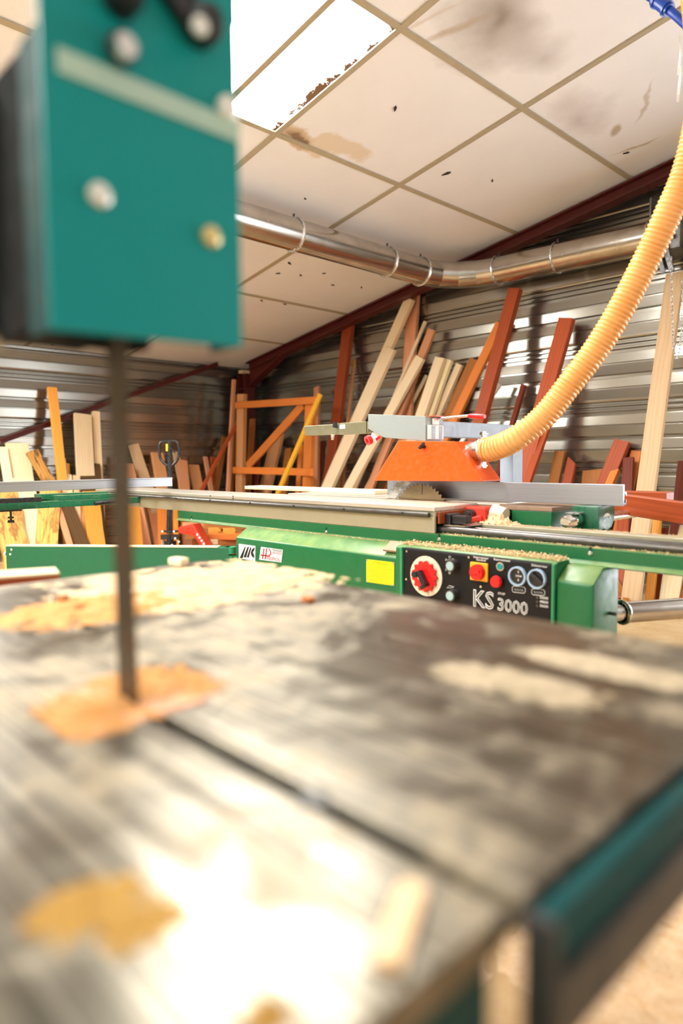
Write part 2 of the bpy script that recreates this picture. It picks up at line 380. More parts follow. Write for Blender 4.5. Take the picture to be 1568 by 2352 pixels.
struct(mk('floor', 'floor_sawdust', None, lambda bm: box(bm, (XR-.2, YN-.2, -.1), (WX+.2, WY+.2, 0))))
PROF = [(0, 0), (.080, .004), (.084, -.012), (.094, -.012), (.098, .003), (.172, -.002), (.180, -.034), (.202, -.034), (.210, -.001), (.286, .004), (.290, -.012), (.300, -.012), (.304, .003), (.380, -.002), (.388, -.034), (.410, -.034),
        (.418, -.004), (.432, -.004), (.440, -.028), (.452, -.028), (.460, -.004), (.472, -.004), (.480, -.028), (.492, -.028), (.500, -.004), (.512, 0), (.5201, 0)]
def sheets(wall, side, a0, a1, zmax):
    k = 0
    while k*.52 < zmax:
        bm = bmesh.new(); rows = []
        for s in range(2):
            a = (a0, a1)[s]
            rows.append([bm.verts.new((WX-.036-d, a, k*.52+z) if side == 'x' else (a, WY-.036-d, k*.52+z)) for z, d in PROF])
        for i in range(len(PROF)-1): bm.faces.new((rows[0][i], rows[0][i+1], rows[1][i+1], rows[1][i]))
        if side == 'x':
            for n, p in (((0, .172, 1), (0, WY, 2.32)), ((0, -.172, 1), (0, RIDGE, cz(RIDGE)))):
                bmesh.ops.bisect_plane(bm, geom=bm.verts[:]+bm.edges[:]+bm.faces[:], plane_co=p, plane_no=n, clear_outer=True)
        else:
            bmesh.ops.bisect_plane(bm, geom=bm.verts[:]+bm.edges[:]+bm.faces[:], plane_co=(0, 0, 2.32), plane_no=(0, 0, 1), clear_outer=True)
        if len(bm.faces): obj('profiled_sheet', bm, 'profiled_sheet', wall)
        else: bm.free()
        k += 1
wr = struct(mk('wall_right', 'plain_wall', None, lambda bm: (box(bm, (WX, .6, 0), (WX+.12, WY, 2.4)), box(bm, (WX, YN, 0), (WX+.12, -2.8, 2.6)), prism(bm, [(WX, YN, 2.6), (WX, .6, 2.6), (WX, .6, 2.4), (WX, WY, 2.4), (WX, RIDGE, cz(RIDGE)+.08), (WX, YN, cz(YN)+.08)], (.12, 0, 0))))); sheets(wr, 'x', .62, WY, 4.0)
wl = struct(mk('wall_left', 'plain_wall', None, lambda bm: box(bm, (XR, WY, 0), (WX, WY+.12, 2.4)))); sheets(wl, 'y', XR, WX-.04, 2.4)
def rear(bm):
    for y0, y1, z0, z1 in ((YN, -1.6, 0, 2.5), (2.8, WY, 0, 2.3), (YN, -3, 2.5, 3.0)): box(bm, (XR-.12, y0, z0), (XR, y1, z1))
    prism(bm, [(XR-.12, -3, 2.5), (XR-.12, 2.8, 2.5), (XR-.12, 2.8, 2.3), (XR-.12, WY, 2.3), (XR-.12, WY, cz(WY)), (XR-.12, RIDGE, cz(RIDGE)), (XR-.12, -3, cz(-3))], (.12, 0, 0))
struct(mk('wall_rear', 'plain_wall', None, rear))
def near(bm):
    for x0, x1, z0, z1 in ((XR, -1.9, 0, 3.05), (2.3, WX, 0, 3.05), (-1.9, 2.3, 2.9, 3.05)): box(bm, (x0, YN-.12, z0), (x1, YN, z1))
struct(mk('wall_near', 'plain_wall', None, near))

# ceiling: boards and bars
XE = [-4.98, -3.8, -2.65, -1.5, -.35, .5, 1.62, 2.77, 3.93, 5.78]
YE = [-1.0, .25, 1.33, 2.40, 3.42, 4.49, 5.59, 6.71, 7.78]
ROOFLIGHT_OR_FILL = {(6, 3), (3, 3), (0, 3), (2, 1), (5, 6)}  # first cell is the real rooflight; the rest are added, unseen fill
ce = struct(mk('ceiling', 'ceiling_board', None, lambda bm: prism(bm, [(XR, WY, cz(WY)+.16), (XR, RIDGE, cz(RIDGE)+.16), (XR, YN, cz(YN)+.16), (XR, YN, cz(YN)+.2), (XR, RIDGE, cz(RIDGE)+.2), (XR, WY, cz(WY)+.2)], (WX-XR, 0, 0))))
def slab(bm, x0, x1, y0, y1, lo, hi):
    vs = [bm.verts.new((x, y, cz(y)+h)) for h in (lo, hi) for y in (y0, y1) for x in (x0, x1)]
    for f in ((0, 2, 3, 1), (4, 5, 7, 6), (0, 1, 5, 4), (2, 6, 7, 3), (0, 4, 6, 2), (1, 3, 7, 5)): bm.faces.new([vs[i] for i in f])
for i in range(len(XE)-1):
    for j in range(len(YE)-1):
        if (i, j) in ROOFLIGHT_OR_FILL:
            mk('rooflight_or_fill_panel', 'rooflight_sheet', ce, lambda bm: slab(bm, XE[i], XE[i+1], YE[j], YE[j+1], .015, .02))
        else: mk('ceiling_panel', 'ceiling_board', ce, lambda bm: slab(bm, XE[i]+.004, XE[i+1]-.004, YE[j]+.004, YE[j+1]-.004, .004, .03))
for i in range(3): mk('ceiling_panel', 'ceiling_board', ce, lambda bm: slab(bm, XR+.02+i*3.58, XR+3.58+i*3.58, YN+.02, RIDGE-.01, .004, .03))
for x in XE[1:-1]: mk('ceiling_bar', 'ceiling_bar', ce, lambda bm: slab(bm, x-.019, x+.019, RIDGE, 7.76, -.006, .003))
mk('ceiling_bar', 'ceiling_bar', ce, lambda bm: slab(bm, 2.335, 2.37, 2.41, 3.41, -.003, .012))
for y in YE[1:-1]: mk('ceiling_bar', 'ceiling_bar', ce, lambda bm: slab(bm, XR+.02, 5.75, y-.017, y+.017, -.0065, .0025))
for px, py, s in ((1028, 398, .03), (908, 248, .022), (1130, 416, .015), (664, 604, .028), (655, 699, .022), (1440, 351, .02), (600, 690, .02), (765, 655, .02), (700, 456, .012), (640, 628, .02), (690, 632, .02), (830, 660, .018), (745, 628, .016), (20, 775, .02), (120, 790, .016)):
    c = ceil_at(px, py); a = random.random()*6
    def tear(bm):
        pts = [Vector((c.x+s*math.cos(a)*1.5, c.y+s*math.sin(a)*1.5, 0)), Vector((c.x-s*math.sin(a)*.5, c.y+s*math.cos(a)*.5, 0)), Vector((c.x-s*.8*math.cos(a), c.y-s*.8*math.sin(a), 0)), Vector((c.x+s*.4*math.sin(a), c.y-s*.3*math.cos(a), 0))]
        for p in pts: p.z = cz(p.y)-.004
        prism(bm, pts, (0, 0, .012))
    mk('ceiling_tear', 'tear_dark', ce, tear)

# steel frame of the shed
def ibeam(bm, p0, p1, up, w, h, tf=.012, tw=.008):
    p0, p1, up = Vector(p0), Vector(p1), Vector(up); a = (p1-p0).normalized(); up = (up-a*up.dot(a)).normalized(); s = a.cross(up)
    for q in (-1, 1): obox(bm, p0+up*(q*(h-tf)/2), p1+up*(q*(h-tf)/2), s, w, tf)
    obox(bm, p0, p1, s, tw, h-2*tf)
rf = thing('steel_rafter', 'dark red steel rafter running up under the ceiling along the right wall', 'beam', (5.58, 7.55, 2.2))
mk('beam', 'red_steel', rf, lambda bm: ibeam(bm, (5.56, 7.5, cz(7.5)-.06), (5.56, RIDGE, cz(RIDGE)-.06), (0, 0, 1), .12, .10))
def haunch(bm):
    prism(bm, [(5.555, 7.5, 2.26), (5.555, 6.75, cz(6.75)-.11), (5.555, 7.5, 2.04)], (.012, 0, 0))
    obox(bm, (5.56, 7.5, 2.04), (5.56, 6.75, cz(6.75)-.11), (1, 0, 0), .12, .012)
mk('haunch', 'red_steel', rf, haunch)
cl = thing('steel_column', 'dark red steel column in the corner of the metal walls', 'column', (5.56, 7.58, 0))
mk('column', 'red_steel', cl, lambda bm: ibeam(bm, (5.56, 7.58, 0), (5.56, 7.58, 2.22), (0, 1, 0), .16, .18))
mk('stiffener', 'red_steel', cl, lambda bm: box(bm, (5.49, 7.5, 2.02), (5.63, 7.66, 2.032)))
mk('base_plate', 'red_steel', cl, lambda bm: box(bm, (5.45, 7.46, 0), (5.67, 7.7, .012)))
tag(mk('wood_packer', 'wood_pine', None, lambda bm: box(bm, (5.44, 7.49, 2.222), (5.60, 7.58, 2.262)), origin=(5.52, 7.53, 2.222)), 'small pale wood packer on top of the red corner column', 'wood block')
b0, b1 = at(500, 836, 1, 7.66), at(0, 1014, 1, 7.66)
br = thing('wall_brace', 'thin dark red steel angle brace crossing the left metal wall diagonally', 'brace', b0)
mk('angle', 'red_steel', br, lambda bm: obox(bm, b0, b1, (0, 0, 1), .055, .012))
mk('angle_flange', 'red_steel', br, lambda bm: obox(bm, b0+Vector((0, -.02, .026)), b1+Vector((0, -.02, .026)), (0, 1, 0), .045, .008))

# ---------------------------------------------------------------- extraction duct
DX, DY, DZ, DR = 5.45, 4.06, 2.765, .118
du = thing('extraction_duct', 'galvanised round extraction duct hung under the ceiling, turning along the right wall', 'duct', (DX, DY, DZ))
mk('duct_section', 'duct_metal', du, lambda bm: pipe(bm, (-4.6, DY, DZ), (4.95, DY, DZ), DR, DR-.004, 36), True)
ep = [(DX-.5+.5*math.sin(a), DY-.5+.5*math.cos(a), DZ) for a in [math.pi/2*k/4 for k in range(5)]]
for k in range(4): mk('elbow_segment', 'duct_metal', du, lambda bm: tube(bm, [ep[k], ep[k+1]], DR*1.005, 36, False), True)
mk('duct_section', 'duct_metal', du, lambda bm: pipe(bm, (DX, DY-.5, DZ), (DX, 2.16, DZ-.03), DR*1.02, DR-.004, 36), True)
def clampring(p, ax):
    c = mk('duct_clamp', 'zinc', du, lambda bm: ring(bm, p, ax, DR+.006, .009, 32, 8), True)
    mk('clamp_bolt', 'dark_steel', c, lambda bm: cyl(bm, Vector(p)+Vector((0, 0, DR+.0)), Vector(p)+Vector((0, 0, DR+.035)), .008, seg=8))
for x in (2.0, 3.45, 4.5): clampring((x, DY, DZ), (1, 0, 0))
clampring((4.95, DY, DZ), (1, 0, 0)); clampring((DX, DY-.5, DZ), (0, 1, 0)); clampring((DX, 2.98, DZ-.012), (0, 1, 0)); clampring((DX, 2.2, DZ-.03), (0, 1, 0))
hp = at(970, 606, 0, 4.78)
def hang(bm):
    a = Vector((4.72, DY+.03, DZ+DR)); b = Vector((4.78, DY+.12, cz(DY+.12)-.002))
    obox(bm, a, a.lerp(b, .55), (1, 0, 0), .03, .006); tube(bm, [a.lerp(b, .5), b], .004, 8)
mk('hanger_strap', 'dark_steel', du, hang)
mk('end_flange', 'dark_steel', du, lambda bm: box(bm, (DX-.20, 2.125, DZ-.25), (DX+.2, 2.14, DZ+.2)), bevel=.003)
mk('damper_box', 'dark_steel', du, lambda bm: box(bm, (DX-.16, 1.93, DZ-.19), (DX+.16, 2.12, DZ+.14)), bevel=.004)
mk('damper_lever', 'black_paint', du, lambda bm: (obox(bm, (DX-.19, 2.06, DZ-.05), (DX-.19, 1.97, DZ-.36), (0, 1, 0), .035, .012), obox(bm, (DX-.19, 2.09, DZ-.13), (DX-.19, 2.03, DZ-.36), (0, 1, 0), .03, .010)))
mk('damper_bolt', 'chrome', du, lambda bm: cyl(bm, (DX-.17, 1.985, DZ-.1), (DX-.215, 1.985, DZ-.1), .017, seg=12))
mk('duct_section', 'duct_metal', du, lambda bm: pipe(bm, (DX, 1.93, DZ-.03), (DX, -.6, DZ-.1), DR, DR-.004, 36), True)

# pull chain
cx = DX-.235
def chpt(px, py): return at(px, py, 0, cx)
path = curve_pts([chpt(1540, 585), chpt(1543, 700), chpt(1546, 790), chpt(1553, 822), chpt(1562, 790), chpt(1566, 720), chpt(1568, 640)], 40)
ch = thing('pull_chain', 'thin steel pull chain looped below the duct damper', 'chain', path[0])
bm = bmesh.new()
ln = []
for k in range(12):
    a = 2*math.pi*k/12; ln.append((.0065*math.cos(a), 0, .009*math.sin(a)+(.007 if math.sin(a) > 0 else -.007)))
tube(bm, ln, .0026, 6, closed=True); me = bpy.data.meshes.new('link'); bm.to_mesh(me); bm.free(); me.materials.append(M['chain_steel'])
for p in me.polygons: p.use_smooth = True
acc, last, tw = 0, path[0], 0
for a, b in zip(path, path[1:]):
    acc += (b-a).length
    if acc >= .024:
        acc = 0; tw += 1; o = bpy.data.objects.new('chain_link', me); COL.objects.link(o); o.parent = ch
        q = (b-a).to_track_quat('Z', 'Y').to_matrix().to_4x4() @ Matrix.Rotation(tw % 2*math.pi/2+.4, 4, 'Z'); q.translation = b-path[0]; o.matrix_basis = q

# blue air hose and white tape at the top right
hs = thing('air_hose', 'blue compressed air hose hanging below the ceiling', 'hose', deep(1500, -10, 2.9))
hp = [deep(1440, -40, 2.95), deep(1512, 5, 2.9), deep(1545, 30, 2.85), deep(1600, 80, 2.8), deep(1700, 170, 2.7)]
mk('tubing', 'blue_hose', hs, lambda bm: tube(bm, curve_pts(hp, 8), .017, 14), True)
def coup(bm):
    a, b = deep(1503, -2, 2.905), deep(1537, 24, 2.86); d = (b-a).normalized(); cyl(bm, a, b, .026); cyl(bm, a+d*.012, a+d*.022, .031); cyl(bm, b-d*.022, b-d*.012, .031)
mk('coupling', 'blue_hose', hs, coup, True)
def strip(bm):
    for s, w, ph in ((0, .012, 0), (.012, .010, 1.2)):
        L = [deep(1560+4*math.sin(k*.5+ph)-s*120, 82+k*17+s*500, 3.1) for k in range(10 if s == 0 else 6)]
        for a, b in zip(L, L[1:]):
            k = L.index(a); obox(bm, a, b, CR*math.cos(k*.4+ph)+CF*math.sin(k*.4+ph), w, .0012)
tag(mk('paper_streamer', 'white_strip', None, strip, origin=deep(1560, 82, 3.1)), 'curled white paper strips dangling below the blue air hose', 'paper strip')

# ================================================================ timber along the walls
def plankmesh(name, L, w, t, live=0, cut=0, seed=0):
    bm = bmesh.new()
    if live:
        n = 16; rnd = random.Random(seed); rows = []
        for k in range(n+1):
            z = L*k/n; e = [live*noise.noise((seed*3.1+s*9, z*4.5, 0)) for s in (0, 1)]
            rows.append([bm.verts.new((s*(w/2+e[max(s, 0)]*(1 if q < 0 else .75)), q*t/2, z)) for s, q in ((-1, -1), (1, -1), (1, 1), (-1, 1))])
        for A, B in zip(rows, rows[1:]):
            for k in range(4): bm.faces.new((A[k], A[(k+1) % 4], B[(k+1) % 4], B[k]))
        bm.faces.new(rows[0][::-1]); bm.faces.new(rows[-1])
    else:
        rnd = random.Random(seed); n = 4; bow = rnd.uniform(-1, 1)*.0035*L; rows = []
        for k in range(n+1):
            z = L*k/n; b_ = bow*math.sin(math.pi*k/n)
            rows.append([bm.verts.new((x+b_, y, z+(cut*x if k == n else 0))) for x, y in ((-w/2, -t/2), (w/2, -t/2), (w/2, t/2), (-w/2, t/2))])
        for A, B in zip(rows, rows[1:]):
            for k in range(4): bm.faces.new((A[k], A[(k+1) % 4], B[(k+1) % 4], B[k]))
        bm.faces.new(rows[0][::-1]); bm.faces.new(rows[-1])
        bmesh.ops.recalc_face_normals(bm, faces=bm.faces)
        bmesh.ops.bevel(bm, geom=[e for e in bm.edges if e.calc_face_angle(0) > .6], offset=min(.003, t*.15), segments=1, affect='EDGES')
    bmesh.ops.recalc_face_normals(bm, faces=bm.faces)
    me = bpy.data.meshes.new(name); bm.to_mesh(me); bm.free(); return me
_pk = [0]
def lean(wall, top, low, wpx, t, mat, label, name='plank', layer=0, toff=None, foff=None, live=0, cut=0, turn=0, group=None, cat='plank', lift=0):
    """a board whose head rests towards the wall and whose foot stands on the floor"""
    _pk[0] += 1
    ax, W_ = (0, WX-.04) if wall == 'R' else (1, WY-.04)
    T = at(*top, ax, W_-(.03+.055*layer if toff is None else toff))
    n = ray(*top).cross(ray(*low)); q = 1-ax
    F = Vector((0, 0, lift)); F[ax] = W_-(.35+.10*layer if foff is None else foff)
    F[q] = (n.dot(CAM)-n.z*lift-n[ax]*F[ax])/n[q]
    a = (T-F).normalized(); e = Vector((0, 1, 0)) if ax == 0 else Vector((1, 0, 0))
    w = (e-a*e.dot(a)).normalized(); th = a.cross(w)
    if turn: R_ = Matrix.Rotation(turn, 3, a); w, th = R_ @ w, R_ @ th
    p, pa = proj(T), proj(T-a*.05); ai = (pa-p); ai /= abs(ai.y) or 1
    hw = lambda v: abs((proj(T+v*.01)-p).x-ai.x*(proj(T+v*.01)-p).y)*100
    width = max(.022, (wpx-t*hw(th)*.8)/hw(w))
    L = (T-F).length
    me = plankmesh(name, L, width, t, live, cut, _pk[0]); me.materials.append(M[mat])
    o = bpy.data.objects.new(name, me); COL.objects.link(o)
    mw = Matrix.Identity(4)
    for i, v in enumerate((w, th, a)):
        for k in range(3): mw[k][i] = v[k]
    mw.translation = F; o.matrix_world = mw
    return tag(o, label, cat, group)

# ---- right wall, from the corner towards the pull chain
lean('R', (580, 962), (569, 1123), 14, .03, 'wood_brown', 'brown board standing behind the left post of the orange timber frame', toff=.34, foff=.55)
lean('R', (637, 1003), (610, 1123), 30, .05, 'wood_tan', 'thick tan beam standing behind the diagonal of the orange timber frame', layer=1, cut=-.4)
lean('R', (663, 1030), (651, 1123), 17, .03, 'wood_brown', 'short brown board inside the orange timber frame next to the thick tan beam', layer=1)
lean('R', (692, 1022), (684, 1123), 12, .03, 'wood_orange', 'narrow orange board just left of the frame post behind the yellow lath', layer=1)
lean('R', (594, 1042), (588, 1123), 10, .025, 'wood_darkred', 'low dark board almost hidden behind the orange frame, beside the left brown board', toff=.30, foff=.6)
lean('R', (728, 889), (727, 1026), 15, .04, 'wood_pink', 'upright pinkish stud with its top above the right end of the orange frame', layer=2)
lean('R', (741, 1014), (727, 1123), 17, .035, 'wood_darkred', 'dark red short board between the orange frame and the tall red post', layer=2)
lean('R', (801, 748), (760, 1068), 27, .07, 'wood_red', 'tall red brown square post standing left of the long pale beams', layer=1, cat='post', name='wooden_post')
lean('R', (813, 826), (800, 961), 9, .03, 'wood_tan', 'slim tan lath half hidden behind the tall red brown post', layer=0)
lean('R', (950, 673), (937, 890), 30, .045, 'wood_pink', 'wide orange pink board standing behind the head of the longest pale beam', layer=0, cat='plank')
lean('R', (942, 686), (757, 1100), 27, .05, 'wood_white', 'longest pale beam slanting up with its head against the orange pink board', layer=2, name='timber_beam', cat='beam')
lean('R', (897, 800), (752, 1122), 32, .05, 'wood_white', 'wide pale beam with a grey streak lying against the longest pale beam', layer=4, name='timber_beam', cat='beam')
lean('R', (977, 738), (915, 886), 10, .025, 'wood_white', 'thin pale lath with its top just left of the pink topped board', layer=1)
lean('R', (992, 757), (850, 1118), 22, .04, 'wood_pink', 'salmon pink board poking out above the pale board beside the saw guard', layer=2)
lean('R', (966, 821), (800, 1125), 28, .045, 'wood_white', 'pale board with a stepped head in front of the salmon pink board', layer=4)
lean('R', (980, 862), (930, 955), 11, .025, 'wood_pine', 'thin pine strip beside the pair of broad pale boards over the guard box', layer=1)
lean('R', (990, 856), (955, 947), 10, .025, 'wood_brown', 'thin brown strip tucked left of the pair of broad pale boards', layer=0)
lean('R', (1012, 822), (969, 947), 28, .05, 'wood_white', 'broad pale board with a flat head standing right above the grey guard box', layer=3)
lean('R', (1032, 827), (990, 947), 19, .04, 'wood_cream', 'pale board with a notched bark edge next to the flat headed broad board', layer=2, live=.006)
lean('R', (1056, 837), (1008, 947), 20, .04, 'wood_pine', 'round edged pine board between the notched pale board and the brown board', layer=1)
lean('R', (1091, 826), (1023, 972), 30, .04, 'wood_brown', 'wide dark brown board right of the pale boards', layer=0)
lean('R', (1150, 742), (1041, 972), 26, .045, 'wood_orange', 'split orange board leaning under the big dark red beam', layer=1)
lean('R', (1184, 664), (1101, 976), 34, .07, 'wood_red', 'big dark red beam reaching highest, its head just under the duct', layer=3, name='timber_beam', cat='beam')
lean('R', (1148, 882), (1086, 976), 13, .02, 'white_strip', 'white board crossing behind the lower half of the big dark red beam', layer=2)
lean('R', (1203, 884), (1172, 990), 15, .05, 'wood_darkred', 'small very dark red post between the big red beam and the square red plank', layer=1, name='wooden_post', cat='post')
lean('R', (1302, 732), (1208, 1075), 40, .06, 'wood_red', 'smooth red plank with a square head standing behind the orange hose', layer=2)
lean('R', (1262, 960), (1215, 1095), 22, .04, 'wood_red', 'shorter red plank hidden behind the hose, alongside the square headed red plank', layer=4)
lean('R', (1287, 1037), (1273, 1104), 28, .04, 'wood_brown', 'low grey brown stub board behind the aluminium rip fence', layer=1, name='board_stub')
lean('R', (1314, 1058), (1304, 1104), 25, .035, 'wood_red', 'low red stub with a pointed head beside the grey brown stub', layer=2, cut=.8, name='board_stub')
lean('R', (1362, 1080), (1360, 1108), 50, .03, 'wood_brown', 'broad low brown board end behind the middle of the rip fence', layer=0, name='board_stub')
lean('R', (1430, 1013), (1391, 1107), 42, .05, 'wood_red', 'broad red board with a bright edge left of the long oak plank', layer=1)
lean('R', (1413, 1082), (1400, 1112), 24, .05, 'wood_orange', 'small orange block end leaning against the broad red board', layer=3, name='board_stub', cut=-.6)
lean('R', (1443, 1052), (1440, 1125), 26, .035, 'wood_darkred', 'dark board with a rounded head between the broad red board and the oak plank', layer=2, live=.01)
lean('R', (1462, 1036), (1452, 1080), 28, .03, 'wood_orange', 'orange board end peeping out behind the long oak plank', layer=0)
lean('R', (1551, 628), (1480, 1150), 44, .045, 'wood_oak', 'long light oak plank under the pull chain', layer=3, foff=.95)
lean('R', (1512, 1160), (1492, 1380), 22, .05, 'wood_honey', 'yellow brown post low down right behind the oak plank', layer=5, foff=.75, name='wooden_post', cat='post')
lean('R', (1434, 1150), (1426, 1300), 30, .03, 'wood_red', 'red board standing low behind the green fence head', layer=4)
lean('R', (1560, 1208), (1545, 1320), 46, .03, 'wood_cream', 'pale square topped board behind the red plank laid on the saw', layer=5, foff=.75)
lean('R', (1567, 1060), (1556, 1150), 22, .04, 'wood_darkred', 'dark red board right of the long oak plank', layer=2)
lean('R', (1528, 1215), (1508, 1380), 24, .04, 'wood_darkred', 'dark red slanting board under the saw beam beside the yellow brown post', layer=5, foff=.70)
lean('R', (1562, 1285), (1530, 1380), 20, .04, 'wood_red', 'red slanting board under the saw beam crossing the pale board', layer=7, foff=.72)
lean('R', (1580, 1300), (1550, 1385), 14, .03, 'wood_honey', 'narrow honey coloured lath under the saw beam', layer=7, foff=.78)
lean('R', (1606, 1290), (1572, 1385), 26, .04, 'wood_red', 'broad red board at the end of the row under the saw beam', layer=7, foff=.80)
lean('R', (1408, 1325), (1438, 1378), 16, .035, 'wood_brown', 'short brown offcut slanting the other way at the foot of the oak plank', layer=9, foff=1.05, toff=.7)

# ---- left wall
lean('L', (537, 872), (524, 1123), 10, .04, 'wood_pink', 'tall slim tan stud standing next to the red corner column', toff=.36, foff=.5)
lean('L', (545, 908), (534, 1072), 9, .03, 'wood_brown', 'brown stud behind the tall slim tan stud at the corner column', toff=.30, foff=.42)
lean('L', (546, 968), (463, 1125), 10, .035, 'wood_red', 'thin red stick slanting down from the orange frame in front of the left wall', layer=5, foff=.9, toff=.55)
lean('L', (516, 1004), (496, 1123), 14, .03, 'wood_brown', 'brown board behind the slanting thin red stick', layer=1)
lean('L', (489, 1050), (494, 1123), 14, .03, 'wood_red', 'low dark red board under the slanting thin red stick', layer=1)
lean('L', (471, 1049), (484, 1123), 11, .03, 'wood_pink', 'narrow pink board crossing under the thin red stick', layer=3)
lean('L', (444, 1068), (455, 1123), 26, .03, 'wood_tan', 'tan board between the pink board and the narrow pink board near the pallet truck', layer=2)
lean('L', (417, 1057), (422, 1120), 26, .035, 'wood_pink', 'clean pink board just right of the pallet truck handle', layer=3)
lean('L', (403, 1038), (412, 1085), 16, .025, 'wood_oak', 'light board top showing through the pallet truck handle', layer=1)
lean('L', (360, 1040), (372, 1117), 30, .035, 'wood_tan', 'orange tan board directly left of the pallet truck handle', layer=2)
lean('L', (305, 1021), (338, 1117), 28, .035, 'wood_oak', 'light tan board leaning left with its head above its neighbours', layer=1)
lean('L', (292, 1066), (332, 1246), 28, .035, 'wood_pink', 'long pink board leaning left, seen above and below the sliding table', layer=4, foff=.8)
lean('L', (318, 1087), (326, 1117), 20, .03, 'wood_tan', 'short grey tan board behind the long pink board', layer=0)
lean('L', (272, 1050), (283, 1090), 14, .025, 'wood_pine', 'pine board head right beside the band saw blade', layer=2)
lean('L', (219, 945), (226, 1080), 20, .04, 'wood_pine', 'pine board with a notched head beside the wide knotty pine board', layer=1)
lean('L', (189, 951), (196, 1080), 42, .035, 'wood_pine', 'wide knotty pine board left of the band saw blade', layer=2)
lean('L', (205, 1064), (208, 1100), 50, .035, 'wood_dark', 'dark bark faced slab standing before the wide knotty pine board', layer=4, live=.012)
lean('L', (119, 890), (141, 1100), 23, .045, 'wood_honey', 'tall honey coloured plank reaching highest on the left wall', layer=2)
lean('L', (139, 1053), (146, 1105), 24, .035, 'wood_oak', 'short light plank standing in front of the tall honey plank', layer=4)
lean('L', (155, 1065), (157, 1105), 10, .03, 'wood_honey', 'narrow orange board beside the short light plank', layer=1)
lean('L', (157, 1091), (158, 1108), 15, .04, 'wood_pine', 'square pine batten end between the honey plank and the bark slab', layer=5, name='board_stub')
lean('L', (173, 1093), (174, 1108), 14, .03, 'wood_oak', 'light batten end beside the square pine batten', layer=5, name='board_stub')
lean('L', (73, 1037), (112, 1105), 32, .05, 'wood_bark', 'bark spotted slab tilted sideways left of the tall honey plank', layer=4, live=.012)
lean('L', (38, 1018), (50, 1096), 54, .03, 'wood_cream', 'widest cream board standing behind the tilted bark spotted slab', layer=1)
lean('L', (6, 1027), (18, 1103), 22, .03, 'wood_cream', 'narrow cream board beside the widest cream board', layer=2)
lean('L', (50, 1100), (80, 1249), 54, .03, 'wood_cream', 'cream board seen below the crosscut fence between two live edge slabs', layer=4, foff=.9)
lean('L', (10, 1130), (32, 1250), 62, .045, 'wood_live', 'broad live edge slab below the crosscut table by its clamp knob', layer=6, foff=1.05, live=.02)
lean('L', (116, 1120), (107, 1248), 48, .05, 'wood_live', 'live edge slab with a dark knot standing upright under the crosscut table', layer=7, foff=1.05, live=.016)
lean('L', (132, 1120), (185, 1246), 40, .05, 'wood_dark', 'dark bark covered slab slanting under the crosscut table', layer=6, foff=1.0, live=.010)
lean('L', (128, 1150), (158, 1246), 16, .03, 'wood_pink', 'pink strip beneath the dark bark covered slab', layer=8, foff=1.15)
lean('L', (160, 1120), (196, 1246), 14, .03, 'wood_oak', 'light narrow board behind the dark bark covered slab', layer=4, foff=.85)
lean('L', (180, 1120), (202, 1246), 22, .03, 'wood_tan', 'tan board under the crosscut table right of the dark bark covered slab', layer=5, foff=.9)
lean('L', (205, 1120), (220, 1246), 40, .045, 'wood_honey', 'honey slab with a black live edge left of the band saw blade', layer=6, foff=.95, live=.008)
lean('L', (297, 1130), (306, 1246), 42, .03, 'wood_honey', 'wide honey board under the sliding table right of the band saw blade', layer=6, foff=1.0)
lean('L', (346, 1155), (366, 1246), 24, .03, 'wood_pink', 'pink board under the sliding table near the pallet truck', layer=3, foff=.8)
lean('L', (366, 1150), (384, 1246), 18, .03, 'wood_tan', 'tan board under the sliding table touching the pallet truck mast', layer=5, foff=.95)

# ---- orange timber frame (runs along the right wall)
FX = 5.12
fr = thing('timber_frame', 'orange timber frame with two posts, two rails and a diagonal brace', 'frame', at(552, 1250, 0, FX).xyz*1)
fr.location.z = 0
def fpart(name, p0, p1, wpx, t, x, mat='wood_orange', down=False):
    a, b = at(*p0, 0, x), at(*p1, 0, x)
    if down: b = Vector((x, a.y+(b.y-a.y)*(a.z/(a.z-b.z)), 0.0))
    d = (b-a).normalized(); side = Vector((0, 1, 0)) if abs(d.z) > .7 else Vector((0, 0, 1))
    s = (side-d*side.dot(d)).normalized(); w = wpx/((proj(a+s*.01)-proj(a)).length*100); L = (b-a).length
    me = plankmesh(name, L, w, t, seed=int(p0[0])); me.materials.append(M[mat]); o = bpy.data.objects.new(name, me); COL.objects.link(o); o.parent = fr
    n = d.cross(s); mw = Matrix.Identity(4)
    for i, v in enumerate((s, n, d)):
        for k in range(3): mw[k][i] = v[k]
    mw.translation = a-fr.location; o.matrix_basis = mw
fpart('post', (556, 905), (552, 1123), 15, .06, FX, 'wood_tan', True)
fpart('post', (713, 925), (706, 1125), 17, .06, FX, 'wood_orange', True)
fpart('rail', (541, 931), (727, 919), 15, .03, FX-.05)
fpart('rail', (536, 1080), (719, 1085), 15, .03, FX-.05)
fpart('diagonal', (568, 1072), (696, 930), 17, .03, FX-.02)
yl = lean('R', (736, 905), (640, 1128), 13, .03, 'wood_yellow', 'bright yellow lath leaning across the right post of the orange frame', name='lath', toff=.78, foff=1.15)

lean('L', (371, 1170), (374, 1240), 22, .05, 'wood_orange', 'orange stub under the sliding table left of the pallet truck mast', name='board_stub', layer=9, foff=1.2)
lean('L', (402, 1164), (404, 1240), 12, .05, 'wood_honey', 'small honey stub under the sliding table right of the pallet truck mast', name='board_stub', layer=9, foff=1.2)

